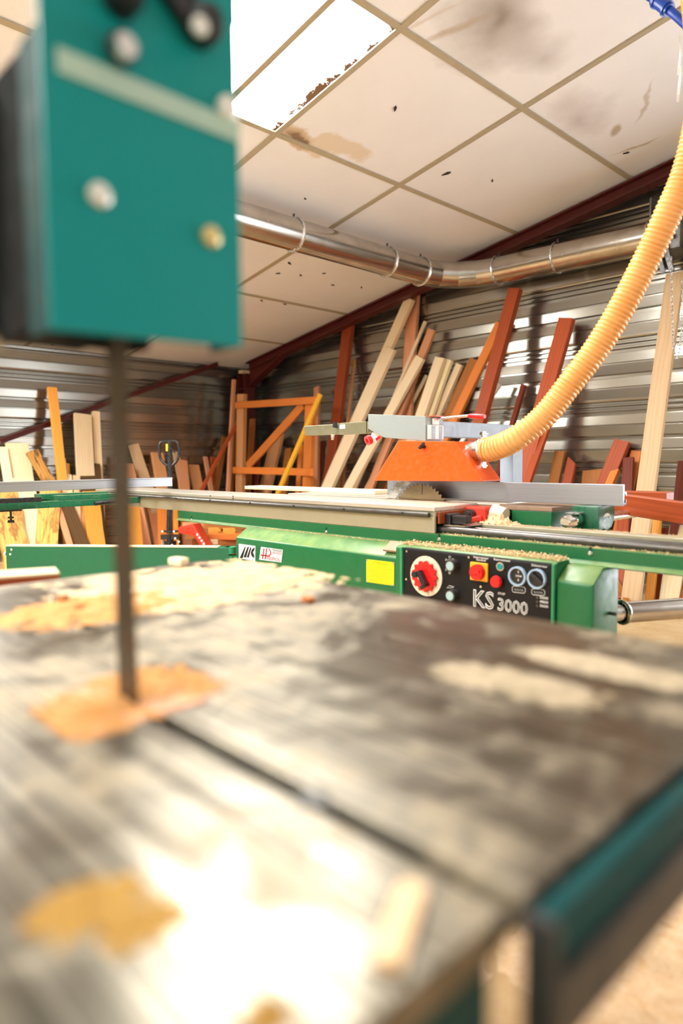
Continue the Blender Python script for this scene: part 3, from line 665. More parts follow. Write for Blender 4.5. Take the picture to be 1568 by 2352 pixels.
# ================================================================ sliding table saw
XS = 2.2                                # front of the carriage
Y_, Z_ = Vector((0, 1, 0)), Vector((0, 0, 1))
RT, UP = Vector((0, -1, 0)), Vector((0, 0, 1))
ps = thing('panel_saw', 'green sliding table saw with a black control panel, behind the band saw', 'saw', (2.5, 2.0, 0))
XC = 2.10
yA, yB, yC = at(541, 1240, 0, XC).y, at(918, 1290, 0, XC).y, at(1362, 1350, 0, XC).y
def cabl(bm): prism(bm, [(XC, yB+.004, .12), (XC, yB+.004, .655), (XC+.075, yB+.004, .705), (2.5, yB+.004, .705), (2.5, yB+.004, .12)], (0, yA-yB-.004, 0))
mk('cabinet_cover', 'green_paint', ps, cabl, True, .008)
X2 = XC-.03
yD, yE = at(927, 1290, 0, X2).y, at(1268, 1340, 0, X2).y; yF = at(1362, 1350, 0, X2).y
zP = at(1000, 1265, 0, X2-.004).z
def cabr(bm):
    prism(bm, [(X2, yF, .12), (X2, yF, .655), (X2+.07, yF, .703), (2.26, yF, .703), (2.26, yF, .12)], (0, yE-.013-yF, 0))
    prism(bm, [(X2, yE-.013, .12), (X2, yE-.013, zP-.002), (X2+.012, yE-.013, zP+.006), (2.17, yE-.013, zP+.006), (2.17, yE-.013, .12)], (0, yB-yE+.013, 0))
bm = bmesh.new(); cabr(bm); ctrl = obj('control_housing', bm, 'green_paint', ps, True, .012)
mk('main_body', 'green_paint', ps, lambda bm: box(bm, (2.5, 1.5, .1), (3.25, 3.0, .80)), bevel=.01)
mk('plinth', 'dark_steel', ps, lambda bm: (box(bm, (2.2, 1.1, 0), (2.5, 2.95, .12)), box(bm, (2.52, 1.6, 0), (3.2, 2.95, .1))))
# beam with rails
def beam(bm): prism(bm, [(XS-.005, -.2, .756), (XS-.005, -.2, .712), (XS-.022, -.2, .700), (XS+.02, -.2, .690), (2.44, -.2, .690), (2.44, -.2, .756)], (0, 3.92, 0))
bm_o = mk('fixed_beam', 'green_paint', ps, beam, bevel=.002)
mk('guide_rail', 'dark_steel', ps, lambda bm: (cyl(bm, (2.245, -.18, .770), (2.245, 3.7, .770), .016, seg=14), box(bm, (2.235, -.18, .755), (2.255, 3.7, .765))), True)
mk('guide_rail', 'dark_steel', ps, lambda bm: (cyl(bm, (2.31, -.18, .772), (2.31, 1.72, .772), .012, seg=14)), True)
mk('rear_rail', 'carriage_alu', ps, lambda bm: box(bm, (2.36, -.18, .757), (2.44, 1.72, .792)), bevel=.003)
for px, py in ((440, 1194), (749, 1222), (1008, 1239), (1355, 1271)):
    p = at(px, py, 0, XS-.006)
    b = mk('beam_bolt', 'zinc', ps, lambda bm: (cyl(bm, p, p+Vector((-.006, 0, 0)), .0085, .005, 14)), True)
    mk('bolt_slot', 'black_print', b, lambda bm: box(bm, (p.x-.0005, p.y-.004, p.z+.006), (p.x+.003, p.y+.004, p.z+.022)))
# sliding carriage
YC0, YC1 = 1.73, 4.88
cg = mk('carriage', 'carriage_alu', ps, lambda bm: (box(bm, (XS, YC0, .757), (XS+.012, YC1, .826)), box(bm, (XS+.004, YC0, .826), (XS+.3, YC1, .846)), box(bm, (XS+.26, YC0+.002, .80), (XS+.3, YC1, .846))), bevel=.002)
mk('carriage_top', 'carriage_top', cg, lambda bm: (box(bm, (XS-.003, YC0-.001, .8465), (XS+.30, YC1+.002, .866))), bevel=.0025)
mk('stop_rod', 'dark_steel', cg, lambda bm: cyl(bm, (XS-.012, YC0+.02, .832), (XS-.012, YC1-.1, .832), .0105, seg=14), True)
for k, px in enumerate((1000-75, 790, 675, 575, 483, 405)):
    q = at(px, 1160, 0, XS-.02); mk('rod_screw', 'black_print', cg, lambda bm: cyl(bm, (XS-.0215, q.y, .834), (XS-.0232, q.y, .834), .006, seg=10))
for px, py in ((483, 1139), (535, 1145), (535, 1140)):
    q = at(px, py, 0, XS-.003); mk('stop_mark', 'black_print', cg, lambda bm: cyl(bm, q, q+Vector((-.002, 0, 0)), .004, seg=8))
mk('end_block', 'wood_red', ps, lambda bm: (box(bm, (XS+.016, YC0-.012, .795), (XS+.115, YC0-.001, .845)), box(bm, (XS+.115, YC0-.012, .825), (XS+.25, YC0-.001, .845))), bevel=.003)
ltc = mk('latch', 'black_plastic', ps, lambda bm: (box(bm, (XS+.06, YC0-.11, .797), (XS+.105, YC0-.013, .83)), box(bm, (XS+.05, YC0-.04, .793), (XS+.12, YC0-.013, .836))), bevel=.004)
mk('latch_plate', 'zinc', ltc, lambda bm: box(bm, (XS+.04, YC0-.12, .788), (XS+.2, YC0-.01, .792)))
# red clamp, spindle
rc = at(1095, 1180, 0, XS+.23)
mk('red_clamp', 'red_paint', ps, lambda bm: (box(bm, (rc.x-.02, rc.y-.055, rc.z-.035), (rc.x+.06, rc.y+.055, rc.z+.03)), obox(bm, (rc.x-.02, rc.y-.04, rc.z-.015), (rc.x-.06, rc.y+.03, rc.z-.03), (0, 0, 1), .025, .02)), bevel=.006)
mk('clamp_shaft', 'dark_steel', ps, lambda bm: (cyl(bm, (rc.x-.05, rc.y+.012, rc.z), (rc.x-.015, rc.y+.012, rc.z), .021), cyl(bm, (rc.x-.065, rc.y+.012, rc.z), (rc.x-.05, rc.y+.012, rc.z), .013)), True)
sp = at(1147, 1180, 0, XS+.26)
mk('spindle_cover', 'cream_plastic', ps, lambda bm: (cyl(bm, (sp.x, sp.y+.03, sp.z+.005), (sp.x, sp.y-.03, sp.z-.005), .034, .03, 24), cyl(bm, (sp.x-.02, sp.y+.05, sp.z-.01), (sp.x-.02, sp.y-.01, sp.z-.02), .012, seg=12)), True)
# tables
mk('main_table', 'carriage_top', ps, lambda bm: (box(bm, (2.56, 1.62, .82), (3.3, 3.1, .868)), box(bm, (2.505, 1.62, .82), (2.51, 3.1, .866))), bevel=.002)
g0, g1 = at(1175, 1162, 0, 2.50), at(1266, 1212, 0, 2.50)
gb = mk('front_table', 'green_paint', ps, lambda bm: box(bm, (2.50, g1.y, g1.z), (2.95, g0.y, .845)), bevel=.003)
mk('table_plate', 'rust', gb, lambda bm: box(bm, (2.498, g1.y-.002, .8455), (2.95, g0.y+.19, .862)), bevel=.002)
# saw blade and riving knife
bx_ = 2.525
bc = Vector((bx_, (at(912, 1145, 0, bx_).y+at(1022, 1147, 0, bx_).y)/2, .772)); br_ = .176
sb = mk('saw_blade', 'saw_steel', ps, lambda bm: prism(bm, disc_poly(bc, Y_, Z_, br_, 288, 48, .012), (.003, 0, 0)))
mk('blade_collar', 'dark_steel', sb, lambda bm: cyl(bm, bc-Vector((.012, 0, 0)), bc+Vector((.015, 0, 0)), .05, seg=28))
mk('blade_slot', 'black_print', sb, lambda bm: obox(bm, bc+Vector((-.0006, -.01, .12)), bc+Vector((-.0006, -.012, .172)), (0, 1, 0), .003, .0008))
kp = [bc+Vector((0, (br_+.006)*math.cos(a), (br_+.006)*math.sin(a))) for a in [math.radians(20+k*8) for k in range(8)]]+[bc+Vector((0, (br_+.062)*math.cos(a), (br_+.05)*math.sin(a))) for a in [math.radians(68-k*8) for k in range(7)]]
mk('riving_knife', 'zinc', ps, lambda bm: prism(bm, kp, (.003, 0, 0)))
# swing arm with hinge, crosscut outrigger
hg = at(534, 1262, 0, XC)
mk('hinge_post', 'green_hinge', ps, lambda bm: (cyl(bm, (hg.x, hg.y+.02, .30), (hg.x, hg.y+.02, .555), .028, seg=16), cyl(bm, (hg.x, hg.y+.02, .565), (hg.x, hg.y+.02, .60), .03, seg=16), box(bm, (hg.x, hg.y-.06, .35), (hg.x+.04, hg.y+.03, .40)), box(bm, (hg.x, hg.y-.06, .52), (hg.x+.04, hg.y+.03, .55))), True)
A1, A0 = at(523, 1249, 2, .60), at(20, 1253, 2, .60); d_ = (A1-A0).normalized()
sa = mk('swing_arm', 'green_arm', ps, lambda bm: obox(bm, A0-Vector((0, 0, .10)), Vector((hg.x, hg.y+.02, .50)), (0, 0, 1), .20, .06), bevel=.004)
mk('arm_cap', 'wood_pine', sa, lambda bm: obox(bm, A0+Vector((0, 0, .002)), Vector((hg.x, hg.y+.02, .602))-d_*.06, (0, 0, 1), .006, .058))
nrm = Vector((0, 0, 1)).cross(d_)
if nrm.dot(CAM-A0) < 0: nrm = -nrm
for px, py in ((24, 1273), (27, 1262), (11, 1272), (209, 1265), (226, 1271), (118, 1289), (162, 1316), (211, 1314)):
    r_ = ray(px, py); o_ = A0+nrm*.03; t_ = (o_-CAM).dot(nrm)/r_.dot(nrm); p = CAM+r_*t_
    mk('arm_screw', 'zinc', sa, lambda bm: cyl(bm, p-nrm*.001, p+nrm*.005, .009, .006, 12), True)
# outrigger frame
YO = at(110, 1155, 2, .815).y
of = mk('outrigger_frame', 'green_cast', ps, lambda bm: (box(bm, (.9, YO-.02, .785), (2.19, YO+.02, .825)), box(bm, (.9, YO+.52, .785), (2.19, YO+.56, .825)), box(bm, (.9, YO-.02, .786), (.95, YO+.56, .824)), box(bm, (1.72, YO+.02, .826), (1.80, YO+.56, .848)), box(bm, (2.06, YO+.02, .800), (2.12, YO+.54, .846)), box(bm, (1.35, YO+.02, .826), (1.41, YO+.56, .846))), bevel=.003)
mk('cross_tray', 'green_cast', of, lambda bm: (box(bm, (1.66, YO+.0, .826), (2.1, YO+.05, .856)), box(bm, (1.66, YO+.25, .826), (2.1, YO+.32, .858))), bevel=.003)
mk('extension_tube', 'black_paint', of, lambda bm: (box(bm, (.6, YO-.09, .828), (1.53, YO-.045, .856)), ), bevel=.003)
mk('handle_bar', 'black_paint', of, lambda bm: cyl(bm, (1.86, YO-.07, .80), (2.04, YO-.07, .812), .014), True)
kq = at(24, 1170, 1, YO)
kn = mk('clamp_knob', 'black_plastic', of, lambda bm: (cyl(bm, (kq.x, YO, .783), (kq.x, YO, .715), .006, seg=10), cyl(bm, (kq.x, YO, .735), (kq.x, YO, .745), .016), cyl(bm, (kq.x, YO, .71), (kq.x, YO, .725), .02, .016), box(bm, (kq.x-.06, YO-.015, .776), (kq.x+.06, YO+.015, .784))), True)
cf0, cf1 = at(0, 1115, 2, .93), at(236, 1111, 2, .93)
tag(mk('crosscut_fence', 'aluminium_x', None, lambda bm: (box(bm, (.7, cf1.y-.02, .900), (2.28, cf1.y+.02, .958)), box(bm, (.7, cf1.y-.024, .948), (2.28, cf1.y-.018, .958))), bevel=.003, origin=(1.5, cf1.y, .90)), 'long aluminium crosscut fence lying across the outrigger of the table saw', 'fence')

# ---- control panel
PX = X2-.004
zT = at(1000, 1266, 0, PX).z
cp = mk('control_panel', 'panel_black', ps, lambda bm: box(bm, (PX, yE, .36), (X2+.012, yD, zP)), bevel=.012)
for a_, b_ in ((yE-.012, yE-.001), (yD+.001, yD+.014)): mk('panel_bezel', 'green_hinge', ctrl, lambda bm: box(bm, (X2-.010, a_, .34), (X2+.004, b_, zP)), bevel=.004)
def pp(px, py, out=0): return at(px, py, 0, PX-out)
def pcyl(name, px, py, rpx, h, mat, par, h0=0.0, r1=None, seg=28):
    p = pp(px, py); k = (proj(p+Z_*.01)-proj(p)).length*100; r = rpx/k
    return mk(name, mat, par, lambda bm: cyl(bm, p-Vector((h0, 0, 0)), p-Vector((h0+h, 0, 0)), r, None if r1 is None else r1/k, seg), True)
pcyl('dial_plate', 979, 1323, 46, .004, 'cream_plastic', cp)
dp = pp(979, 1323); kk = (proj(dp+Z_*.01)-proj(dp)).length*100
hw_ = mk('handwheel', 'red_plastic', cp, lambda bm: prism(bm, disc_poly(dp-Vector((.005, 0, 0)), RT, Z_, 36/kk, 144, 13, 6/kk), (-.012, 0, 0)), bevel=0)
mk('crank', 'black_plastic', hw_, lambda bm: (obox(bm, dp+Vector((-.03, .012, .022)), dp+Vector((-.036, -.022, -.028)), (0, 1, 0), .018, .02), cyl(bm, dp+Vector((-.017, .026, .008)), dp+Vector((-.046, .026, .008)), .0125), cyl(bm, dp+Vector((-.02, -.020, -.026)), dp+Vector((-.058, -.024, -.034)), .009)), True)
mk('crank_pin', 'zinc', hw_, lambda bm: cyl(bm, dp+Vector((-.017, .012, -.004)), dp+Vector((-.03, .012, -.004)), .009), True)
for px, py in ((1044, 1298), (1044, 1366)):
    k_ = pcyl('knob', px, py, 13, .03, 'dark_steel', cp); pcyl('knob_cap', px, py, 10, .002, 'cap_blue', k_, .03)
q = pp(1102, 1313); kk = (proj(q+Z_*.01)-proj(q)).length*100; hs_ = 21/kk
sw = mk('main_switch', 'yellow_plastic', cp, lambda bm: box(bm, (q.x-.010, q.y-hs_*1.12, q.z-hs_), (q.x, q.y+hs_*1.12, q.z+hs_)), bevel=.004)
mk('switch_dial', 'red_plastic', sw, lambda bm: (cyl(bm, q-Vector((.01, 0, 0)), q-Vector((.028, 0, 0)), 18.5/kk, 17/kk, 30), obox(bm, q+Vector((-.03, .018, -.004)), q+Vector((-.03, -.018, .006)), (0, 0, 1), .011, .008)), True)
bz = pcyl('reset_button_ring', 1150, 1301, 10, .006, 'zinc', cp); pcyl('reset_button', 1150, 1301, 7.5, .003, 'teal_button', bz, .006)
st_ = pcyl('stop_stem', 1146, 1334, 9, .014, 'dark_steel', cp); pcyl('stop_button', 1145, 1335, 14, .012, 'red_plastic', st_, .014, 12)
for px, py, bar in ((1190, 1323, 0), (1234.5, 1329, 1)):
    g_ = mk('gauge_ring', 'ring_blue', cp, lambda bm: pipe(bm, pp(px, py), pp(px, py)-Vector((.012, 0, 0)), .034, .028), True)
    pcyl('gauge_face', px, py, 18, .004, 'black_plastic', g_)
    p = pp(px, py, .006)
    if bar: mk('selector_bar', 'black_plastic', g_, lambda bm: obox(bm, p+Vector((-.006, .022, .016)), p+Vector((-.006, -.022, -.016)), (0, 0, 1), .012, .014), bevel=.002)
    else:
        mk('gauge_slots', 'white_print', g_, lambda bm: (box(bm, (p.x-.001, p.y-.0012, p.z+.010), (p.x, p.y+.0012, p.z+.018)), box(bm, (p.x-.001, p.y-.012, p.z-.002), (p.x, p.y-.007, p.z+.002)), box(bm, (p.x-.001, p.y-.0012, p.z-.018), (p.x, p.y+.0012, p.z-.010))))
        text('gauge_lettering', 'ON', .010, 'white_print', g_, pp(1188, 1323, .0065), RT, UP)
    s = mk('symbol_frame', 'white_print', cp, lambda bm: tube(bm, [pp(px+a, py+b, .0006) for a, b in ((-14, 26), (-11, 23), (13, 25.5), (16, 29), (16, 36), (13, 39.5), (-11, 37), (-14, 34))], .0009, 5, closed=True))
    mk('symbol_saw', 'white_print', s, lambda bm: tube(bm, [pp(px-9+k*2.2, py+31+k*.2+(2.5 if k % 2 else -2.5), .0006) for k in range(10)], .0008, 5))
for k, s in enumerate(('5600', '4800', '3600')):
    pcyl('speed_lamp', 1234.5, 1372.5+9.3*k, 3, .004, 'dark_steel', cp); text('speed_lettering', s, .0125, 'white_print', cp, pp(1248.5, 1373.5+9.5*k, .0006), RT, UP, squash=1.3)
text('lettering', 'Interrupteur', .0112, 'white_print', cp, pp(1104, 1281, .0006), RT, UP, squash=1.15)
text('lettering', 'General', .0112, 'white_print', cp, pp(1104, 1286.5, .0006), RT, UP, squash=1.15)
text('lettering', 'Rearmement', .0112, 'white_print', cp, pp(1152, 1286.5, .0006), RT, UP, squash=1.15)
text('lettering', 'Démarreur', .0112, 'white_print', cp, pp(1238, 1300, .0006), RT, UP, squash=1.15)
text('lettering', 'STOP', .0112, 'white_print', cp, pp(1151, 1364, .0006), RT, UP, squash=1.1)
text('brand_lettering', 'KS', .088, 'white_print', cp, pp(1109, 1379, .0006), RT, UP, outline=True, squash=.95)
text('brand_lettering', '3000', .062, 'white_print', cp, pp(1176, 1394.5, .0006), RT, UP, outline=True, squash=1.0)
def syms(bm):
    for px, py, r in ((1032.5, 1279.5, 2.2), (1032, 1315.5, 2.2)):
        tube(bm, [pp(px+r*math.cos(a*.785), py+r*1.3*math.sin(a*.785), .0006) for a in range(8)], .0007, 5, closed=True)
    for L in (((1023, 1283), (1023, 1288), (1027, 1286)), ((1023, 1306), (1023, 1311), (1027, 1309)), ((1038, 1283), (1038, 1288), (1042, 1288), (1042, 1284))):
        tube(bm, [pp(x, y, .0006) for x, y in L], .0007, 5, closed=True)
    for x in (1029, 1032, 1035): tube(bm, [pp(x, 1284.5, .0006), pp(x, 1286.5, .0006)], .0006, 5)
    tube(bm, [pp(1033.5, 1289, .0006), pp(1031, 1294, .0006)], .0007, 5)
    tube(bm, [pp(1026, 1350, .0006), pp(1031, 1345, .0006), pp(1042, 1348, .0006), pp(1040, 1350, .0006)], .0008, 5, closed=True)
    tube(bm, [pp(1032.5, 1355, .0006), pp(1033, 1360, .0006)], .0008, 5)
mk('knob_symbols', 'white_print', cp, syms)['kind'] = 'stuff'
for px, py in ((934, 1266), (1076.5, 1280), (1104, 1347.5), (933, 1330.5)): pcyl('panel_screw', px, py, 2.6, .002, 'zinc', cp, seg=10)
# ---- plates and latch on the cover
def fp(px, py, out=.002): return at(px, py, 0, XC-out)
def plate(name, poly, mat, par): return mk(name, mat, par, lambda bm: prism(bm, [fp(*p) for p in poly], (.002, 0, 0)))
lg = plate('logo_plate', [(548, 1249), (586, 1254), (585.5, 1289.5), (548, 1283)], 'white_print', ps)
def mcl(bm):
    for a in ((550, 1282, 557, 1282.5, 564, 1256, 562, 1256), (559, 1279.5, 565, 1281, 571.5, 1256, 568, 1256.5), (566.5, 1280, 571, 1281, 577, 1258, 574.5, 1257)):
        prism(bm, [fp(a[0], a[1], .0026), fp(a[2], a[3], .0026), fp(a[4], a[5], .0026), fp(a[6], a[7], .0026)], (.0005, 0, 0))
    prism(bm, [fp(x, y, .0026) for x, y in ((584.5, 1257), (584, 1263), (580.5, 1269), (583.5, 1275), (583.5, 1282), (578, 1278), (575.5, 1270), (578, 1262))], (.0005, 0, 0))
mk('logo_mark', 'black_print', lg, mcl); mk('logo_line', 'black_print', lg, lambda bm: obox(bm, fp(554, 1283.6, .0024), fp(582, 1288, .0024), (0, 0, 1), .0022, .0004))
ph = plate('maker_plate', [(599, 1256), (649, 1263), (645.5, 1292), (595, 1285.5)], 'white_print', ps)
text('maker_lettering', 'HILIPPON', .027, 'red_print', ph, fp(628, 1284.6, .0026), RT+UP*-.03, UP, squash=.92)
def hpd(bm):
    for a, b, w in (((606, 1260), (602.5, 1284), .008), ((612, 1261), (609, 1285), .008), ((598, 1275), (617, 1277), .006)): obox(bm, fp(*a, .0026), fp(*b, .0026), (0, 1, 0) if abs(a[1]-b[1]) > 8 else (0, 0, 1), w, .0006)
    tube(bm, [fp(x, y, .0026) for x, y in ((613, 1277), (618, 1276.5), (621.5, 1272), (621, 1265), (618, 1261))], .0035, 6)
mk('maker_monogram', 'red_print', ph, hpd)
mk('maker_stripe', 'black_print', ph, lambda bm: [obox(bm, fp(625, 1262+k*2.6, .0024), fp(647.5, 1265+k*2.6, .0024), (0, 0, 1), .0024, .0004) for k in (0, 1)]+[tube(bm, [fp(x, y, .0025) for x, y in ((610, 1262), (615, 1258.5), (620, 1262))], .0012, 5)])
mk('maker_stripe', 'red_print', ph, lambda bm: [obox(bm, fp(625, 1268+k*2.6, .0024), fp(647, 1271+k*2.6, .0024), (0, 0, 1), .0024, .0004) for k in (0, 1)])
nt_ = plate('notice_plate', [(841, 1284.5), (904.5, 1292), (904, 1345.5), (841, 1337)], 'yellow_notice', ps)
text('notice_heading', 'ATTENTION', .016, 'notice_ink', nt_, fp(872, 1294.5, .0026), RT+UP*-.02, UP, squash=.9)
def lines(bm):
    rr = random.Random(3)
    for k in range(15):
        y = 1299+k*2.7; x0, x1 = 845.5, 900-rr.choice((0, 0, 2, 14)); obox(bm, fp(x0, y, .0022), fp(x1, y+(x1-x0)*.122, .0022), (0, 0, 1), .0018, .0003)
mk('notice_text', 'notice_ink', nt_, lines)
for px, py in ((843.5, 1286.5), (902, 1294), (843.5, 1335), (901.5, 1343)):
    p = fp(px, py, .002); mk('notice_screw', 'zinc', nt_, lambda bm: cyl(bm, p, p-Vector((.003, 0, 0)), .0045, seg=10))
lp = Vector((XC+.03, yB+.06, .69))
mk('cover_latch', 'rust', ps, lambda bm: obox(bm, lp+Vector((-.022, .0, -.012)), lp+Vector((.03, 0, .022)), (0, 1, 0), .085, .012), bevel=.004)
mk('side_pin', 'dark_steel', ps, lambda bm: cyl(bm, (X2+.12, yF, .545), (X2+.12, yF-.025, .545), .006), True)

# ---- overhead guard on its own post
gd = thing('blade_guard', 'orange saw blade guard hung from a grey box and arm above the saw blade', 'blade guard', (3.3, 2.06, 0))
XH = 2.455
hood = [at(x, y, 0, XH) for x, y in ((857, 1104), (1109, 1106), (1107, 1102), (1046, 1014), (914, 1012))]
mk('hood', 'orange_paint', gd, lambda bm: prism(bm, hood, (.14, 0, 0)), bevel=.004)
hl = [at(x, y, 0, XH-.001) for x, y in ((862, 1097), (1100, 1099), (1096, 1093), (1050, 1036), (1040, 1022))]
mk('hood_plate', 'orange_paint', gd, lambda bm: prism(bm, [at(x, y, 0, XH-.002) for x, y in ((1036, 1016), (1046, 1014), (1105, 1099), (1095, 1100), (1086, 1086), (1079, 1084), (1044, 1040), (1043, 1033))], (.004, 0, 0)))
hk = at(974, 1026, 0, XH)
mk('hood_knob', 'black_plastic', gd, lambda bm: (cyl(bm, hk, hk+Vector((-.02, 0, 0)), .009), obox(bm, hk+Vector((-.022, .012, -.008)), hk+Vector((-.024, -.018, .016)), (0, 0, 1), .01, .01)), True)
XB = 2.47
gb_ = mk('guard_box', 'grey_paint', gd, lambda bm: prism(bm, [at(x, y, 0, XB) for x, y in ((845, 951), (977, 956), (977, 1013), (882, 1005), (845, 985))], (.13, 0, 0)), bevel=.002)
be = at(977, 985, 0, XB); zt, zb = at(977, 958, 0, XB).z, at(977, 1011, 0, XB).z
mk('box_end', 'white_print', gb_, lambda bm: (box(bm, (XB+.01, be.y-.012, zb+.004), (XB+.12, be.y-.001, zb+.07)), box(bm, (XB+.045, be.y-.012, zb+.072), (XB+.085, be.y-.001, zt-.004))), bevel=.002)
mk('box_slot', 'grey_blue', gb_, lambda bm: (box(bm, (XB+.03, be.y-.0135, zb+.006), (XB+.055, be.y-.012, zb+.066)), box(bm, (XB+.085, be.y-.0135, zb+.006), (XB+.108, be.y-.012, zb+.066))))
mk('box_lid', 'orange_paint', gb_, lambda bm: box(bm, (XB+.03, be.y-.03, zt+.003), (XB+.1, be.y+.06, zt+.007)))
l0 = Vector((XB+.075, be.y-.01, zt-.006)); l1 = at(1075, 955, 0, XB+.075); l2 = at(1113, 956.5, 0, XB+.075)
lv = mk('lever', 'zinc', gd, lambda bm: cyl(bm, l0, l1, .0065), True); mk('lever_grip', 'red_plastic', lv, lambda bm: tube(bm, [l1, l1.lerp(l2, .1), l1.lerp(l2, .9), l2], [.007, .0105, .0115, .009], 16), True)
a0, a1 = at(705, 982, 0, XB+.05), at(845, 982, 0, XB+.05)
mk('extension_bar', 'olive_steel', gd, lambda bm: box(bm, (XB+.03, a1.y-.02, a1.z-.027), (XB+.07, a0.y, a1.z+.027)), bevel=.003)
ab = at(800, 982, 0, XB+.02)
sl = mk('bar_sleeve', 'olive_steel', gd, lambda bm: box(bm, (XB+.024, a1.y-.01, a1.z-.030), (XB+.076, at(772, 982, 0, XB+.024).y, a1.z+.030)), bevel=.003)
kb = at(771, 976, 0, XB+.02)
mk('sleeve_knob', 'black_plastic', sl, lambda bm: prism(bm, [kb+Vector((-.012, .013, -.012)), kb+Vector((-.012, -.014, -.016)), kb+Vector((-.012, -.002, .016)), kb+Vector((-.012, .008, .016))], (.018, 0, 0)))
lp_ = at(784, 980, 0, XB+.02); mk('sleeve_label', 'white_strip', sl, lambda bm: box(bm, (XB+.022, lp_.y-.024, lp_.z-.011), (XB+.0235, lp_.y+.016, lp_.z+.011)))
cc = at(766, 1001, 0, XB+.04); mk('bar_cleat', 'zinc', gd, lambda bm: tube(bm, [cc+Vector((0, .01, -.022)), cc+Vector((0, .008, 0)), cc+Vector((0, -.002, .012)), cc+Vector((0, -.012, .018))], [.008, .011, .009, .004], 10), True)
armY = be.y+.05; ax = at(1186, 992, 1, armY).x; az = at(1100, 989, 1, armY).z
mk('support_arm', 'grey_blue', gd, lambda bm: box(bm, (XB+.13, armY-.035, az-.04), (ax, armY+.035, az+.035)), bevel=.004)
mk('support_post', 'grey_blue', gd, lambda bm: box(bm, (ax-.10, armY-.04, .012), (ax-.0, armY+.04, az-.041)), bevel=.004)
mk('post_foot', 'grey_blue', gd, lambda bm: box(bm, (ax-.2, armY-.12, 0), (ax+.1, armY+.12, .012)))
# outlet
oc = at(1052, 1040, 0, XH+.07); od = (at(1105, 1032, 0, XH+.07)-oc).normalized()
mk('outlet', 'orange_paint', gd, lambda bm: tube(bm, [oc+od*-.02, at(1078, 1038, 0, XH+.07), at(1084, 1037, 0, XH+.07)], [.034, .036, .036], 24), True)
c0, c1, c2 = at(1080, 1038, 0, XH+.07), at(1096, 1035, 0, XH+.07), at(1110, 1033, 0, XH+.07)
mk('outlet_collar', 'zinc', gd, lambda bm: tube(bm, [c0, c1, c2], [.038, .044, .047], 28), True)
fm = c2
mk('clamp_flange', 'zinc', gd, lambda bm: (ring(bm, fm, od, .05, .007, 28, 8), [obox(bm, fm+Z_*s*.045, fm+Z_*s*.078, Vector((1, 0, 0)), .024, .012) for s in (-1, 1)]), True)
for s_ in (-1, 1): mk('clamp_bolt', 'chrome', gd, lambda bm: cyl(bm, fm+Z_*s_*.07-Vector((.02, 0, 0)), fm+Z_*s_*.07+Vector((.02, 0, 0)), .008, seg=10), True)
# roll of red tape hung from the box
tr = at(850, 1009, 0, XB)
tp = thing('tape_roll', 'small roll of red tape hanging under the grey guard box', 'tape', tr)
tdir = Vector((-.75, .2, -.3)).normalized()
mk('roll', 'red_plastic', tp, lambda bm: pipe(bm, tr+tdir*.0, tr+tdir*.02, .024, .013), True)
mk('tail', 'white_strip', tp, lambda bm: obox(bm, at(853, 998, 0, XB-.005), at(866, 1010, 0, XB-.005), (0, 1, 0), .022, .004))
mk('tail', 'red_plastic', tp, lambda bm: obox(bm, at(863, 1010, 0, XB-.007), at(873, 1003, 0, XB-.007), (0, 0, 1), .014, .003))

# ---- extraction hose
hpts = [(c2+od*.004, None)]
H_ = [c2+od*.004, c2+od*.06]+[deep(x, y, d) for x, y, d in ((1188, 1005, 2.86), (1250, 955, 2.82), (1310, 880, 2.78), (1370, 800, 2.74), (1424, 712, 2.70), (1480, 605, 2.66), (1530, 500, 2.60), (1580, 380, 2.55), (1610, 220, 2.5), (1600, 0, 2.55), (1560, -220, 2.62))]
cpts = curve_pts(H_, 60)
L = [0]
for a, b in zip(cpts, cpts[1:]): L.append(L[-1]+(b-a).length)
n_ = int(L[-1]/.0027); pts = []; j = 0
for k in range(n_):
    s = L[-1]*k/n_
    while L[j+1] < s: j += 1
    pts.append(cpts[j].lerp(cpts[j+1], (s-L[j])/(L[j+1]-L[j])))
rad = [.0500+.0062*abs(math.sin(math.pi*k*.0027/.0172))-.002 for k in range(n_)]
ho = thing('extraction_hose', 'orange ribbed plastic extraction hose curving up from the saw guard', 'hose', c2)
mk('ribbed_tube', 'hose_plastic', ho, lambda bm: tube(bm, pts, rad, 28, False), True)
mk('cuff', 'orange_paint', ho, lambda bm: tube(bm, [c2+od*.002, c2+od*.03], [.0505, .0505], 28, False), True)

# ---- rip fence
XFn = 2.60
f0, f1 = at(1431, 1113, 0, XFn), at(1428, 1163, 0, XFn)
rpf = thing('rip_fence', 'aluminium rip fence on a green cast head with a chrome knob', 'fence', (XFn, f1.y, f1.z))
mk('fence_plate', 'aluminium', rpf, lambda bm: (box(bm, (XFn, f0.y, f1.z), (XFn+.012, 2.35, f0.z))), bevel=.0015)
mk('fence_profile', 'aluminium', rpf, lambda bm: (box(bm, (XFn+.013, f0.y+.004, f1.z+.004), (XFn+.04, 2.3, f1.z+.012)), box(bm, (XFn+.013, f0.y+.004, f1.z+.048), (XFn+.04, 2.3, f1.z+.054)), box(bm, (XFn+.034, f0.y+.004, f1.z+.012), (XFn+.04, 2.3, f1.z+.024)), box(bm, (XFn+.034, f0.y+.004, f1.z+.04), (XFn+.04, 2.3, f1.z+.048))))
h0, h1 = at(1312, 1168, 0, 2.56), at(1374, 1222, 0, 2.56); hx = at(1412, 1190, 1, h1.y).x
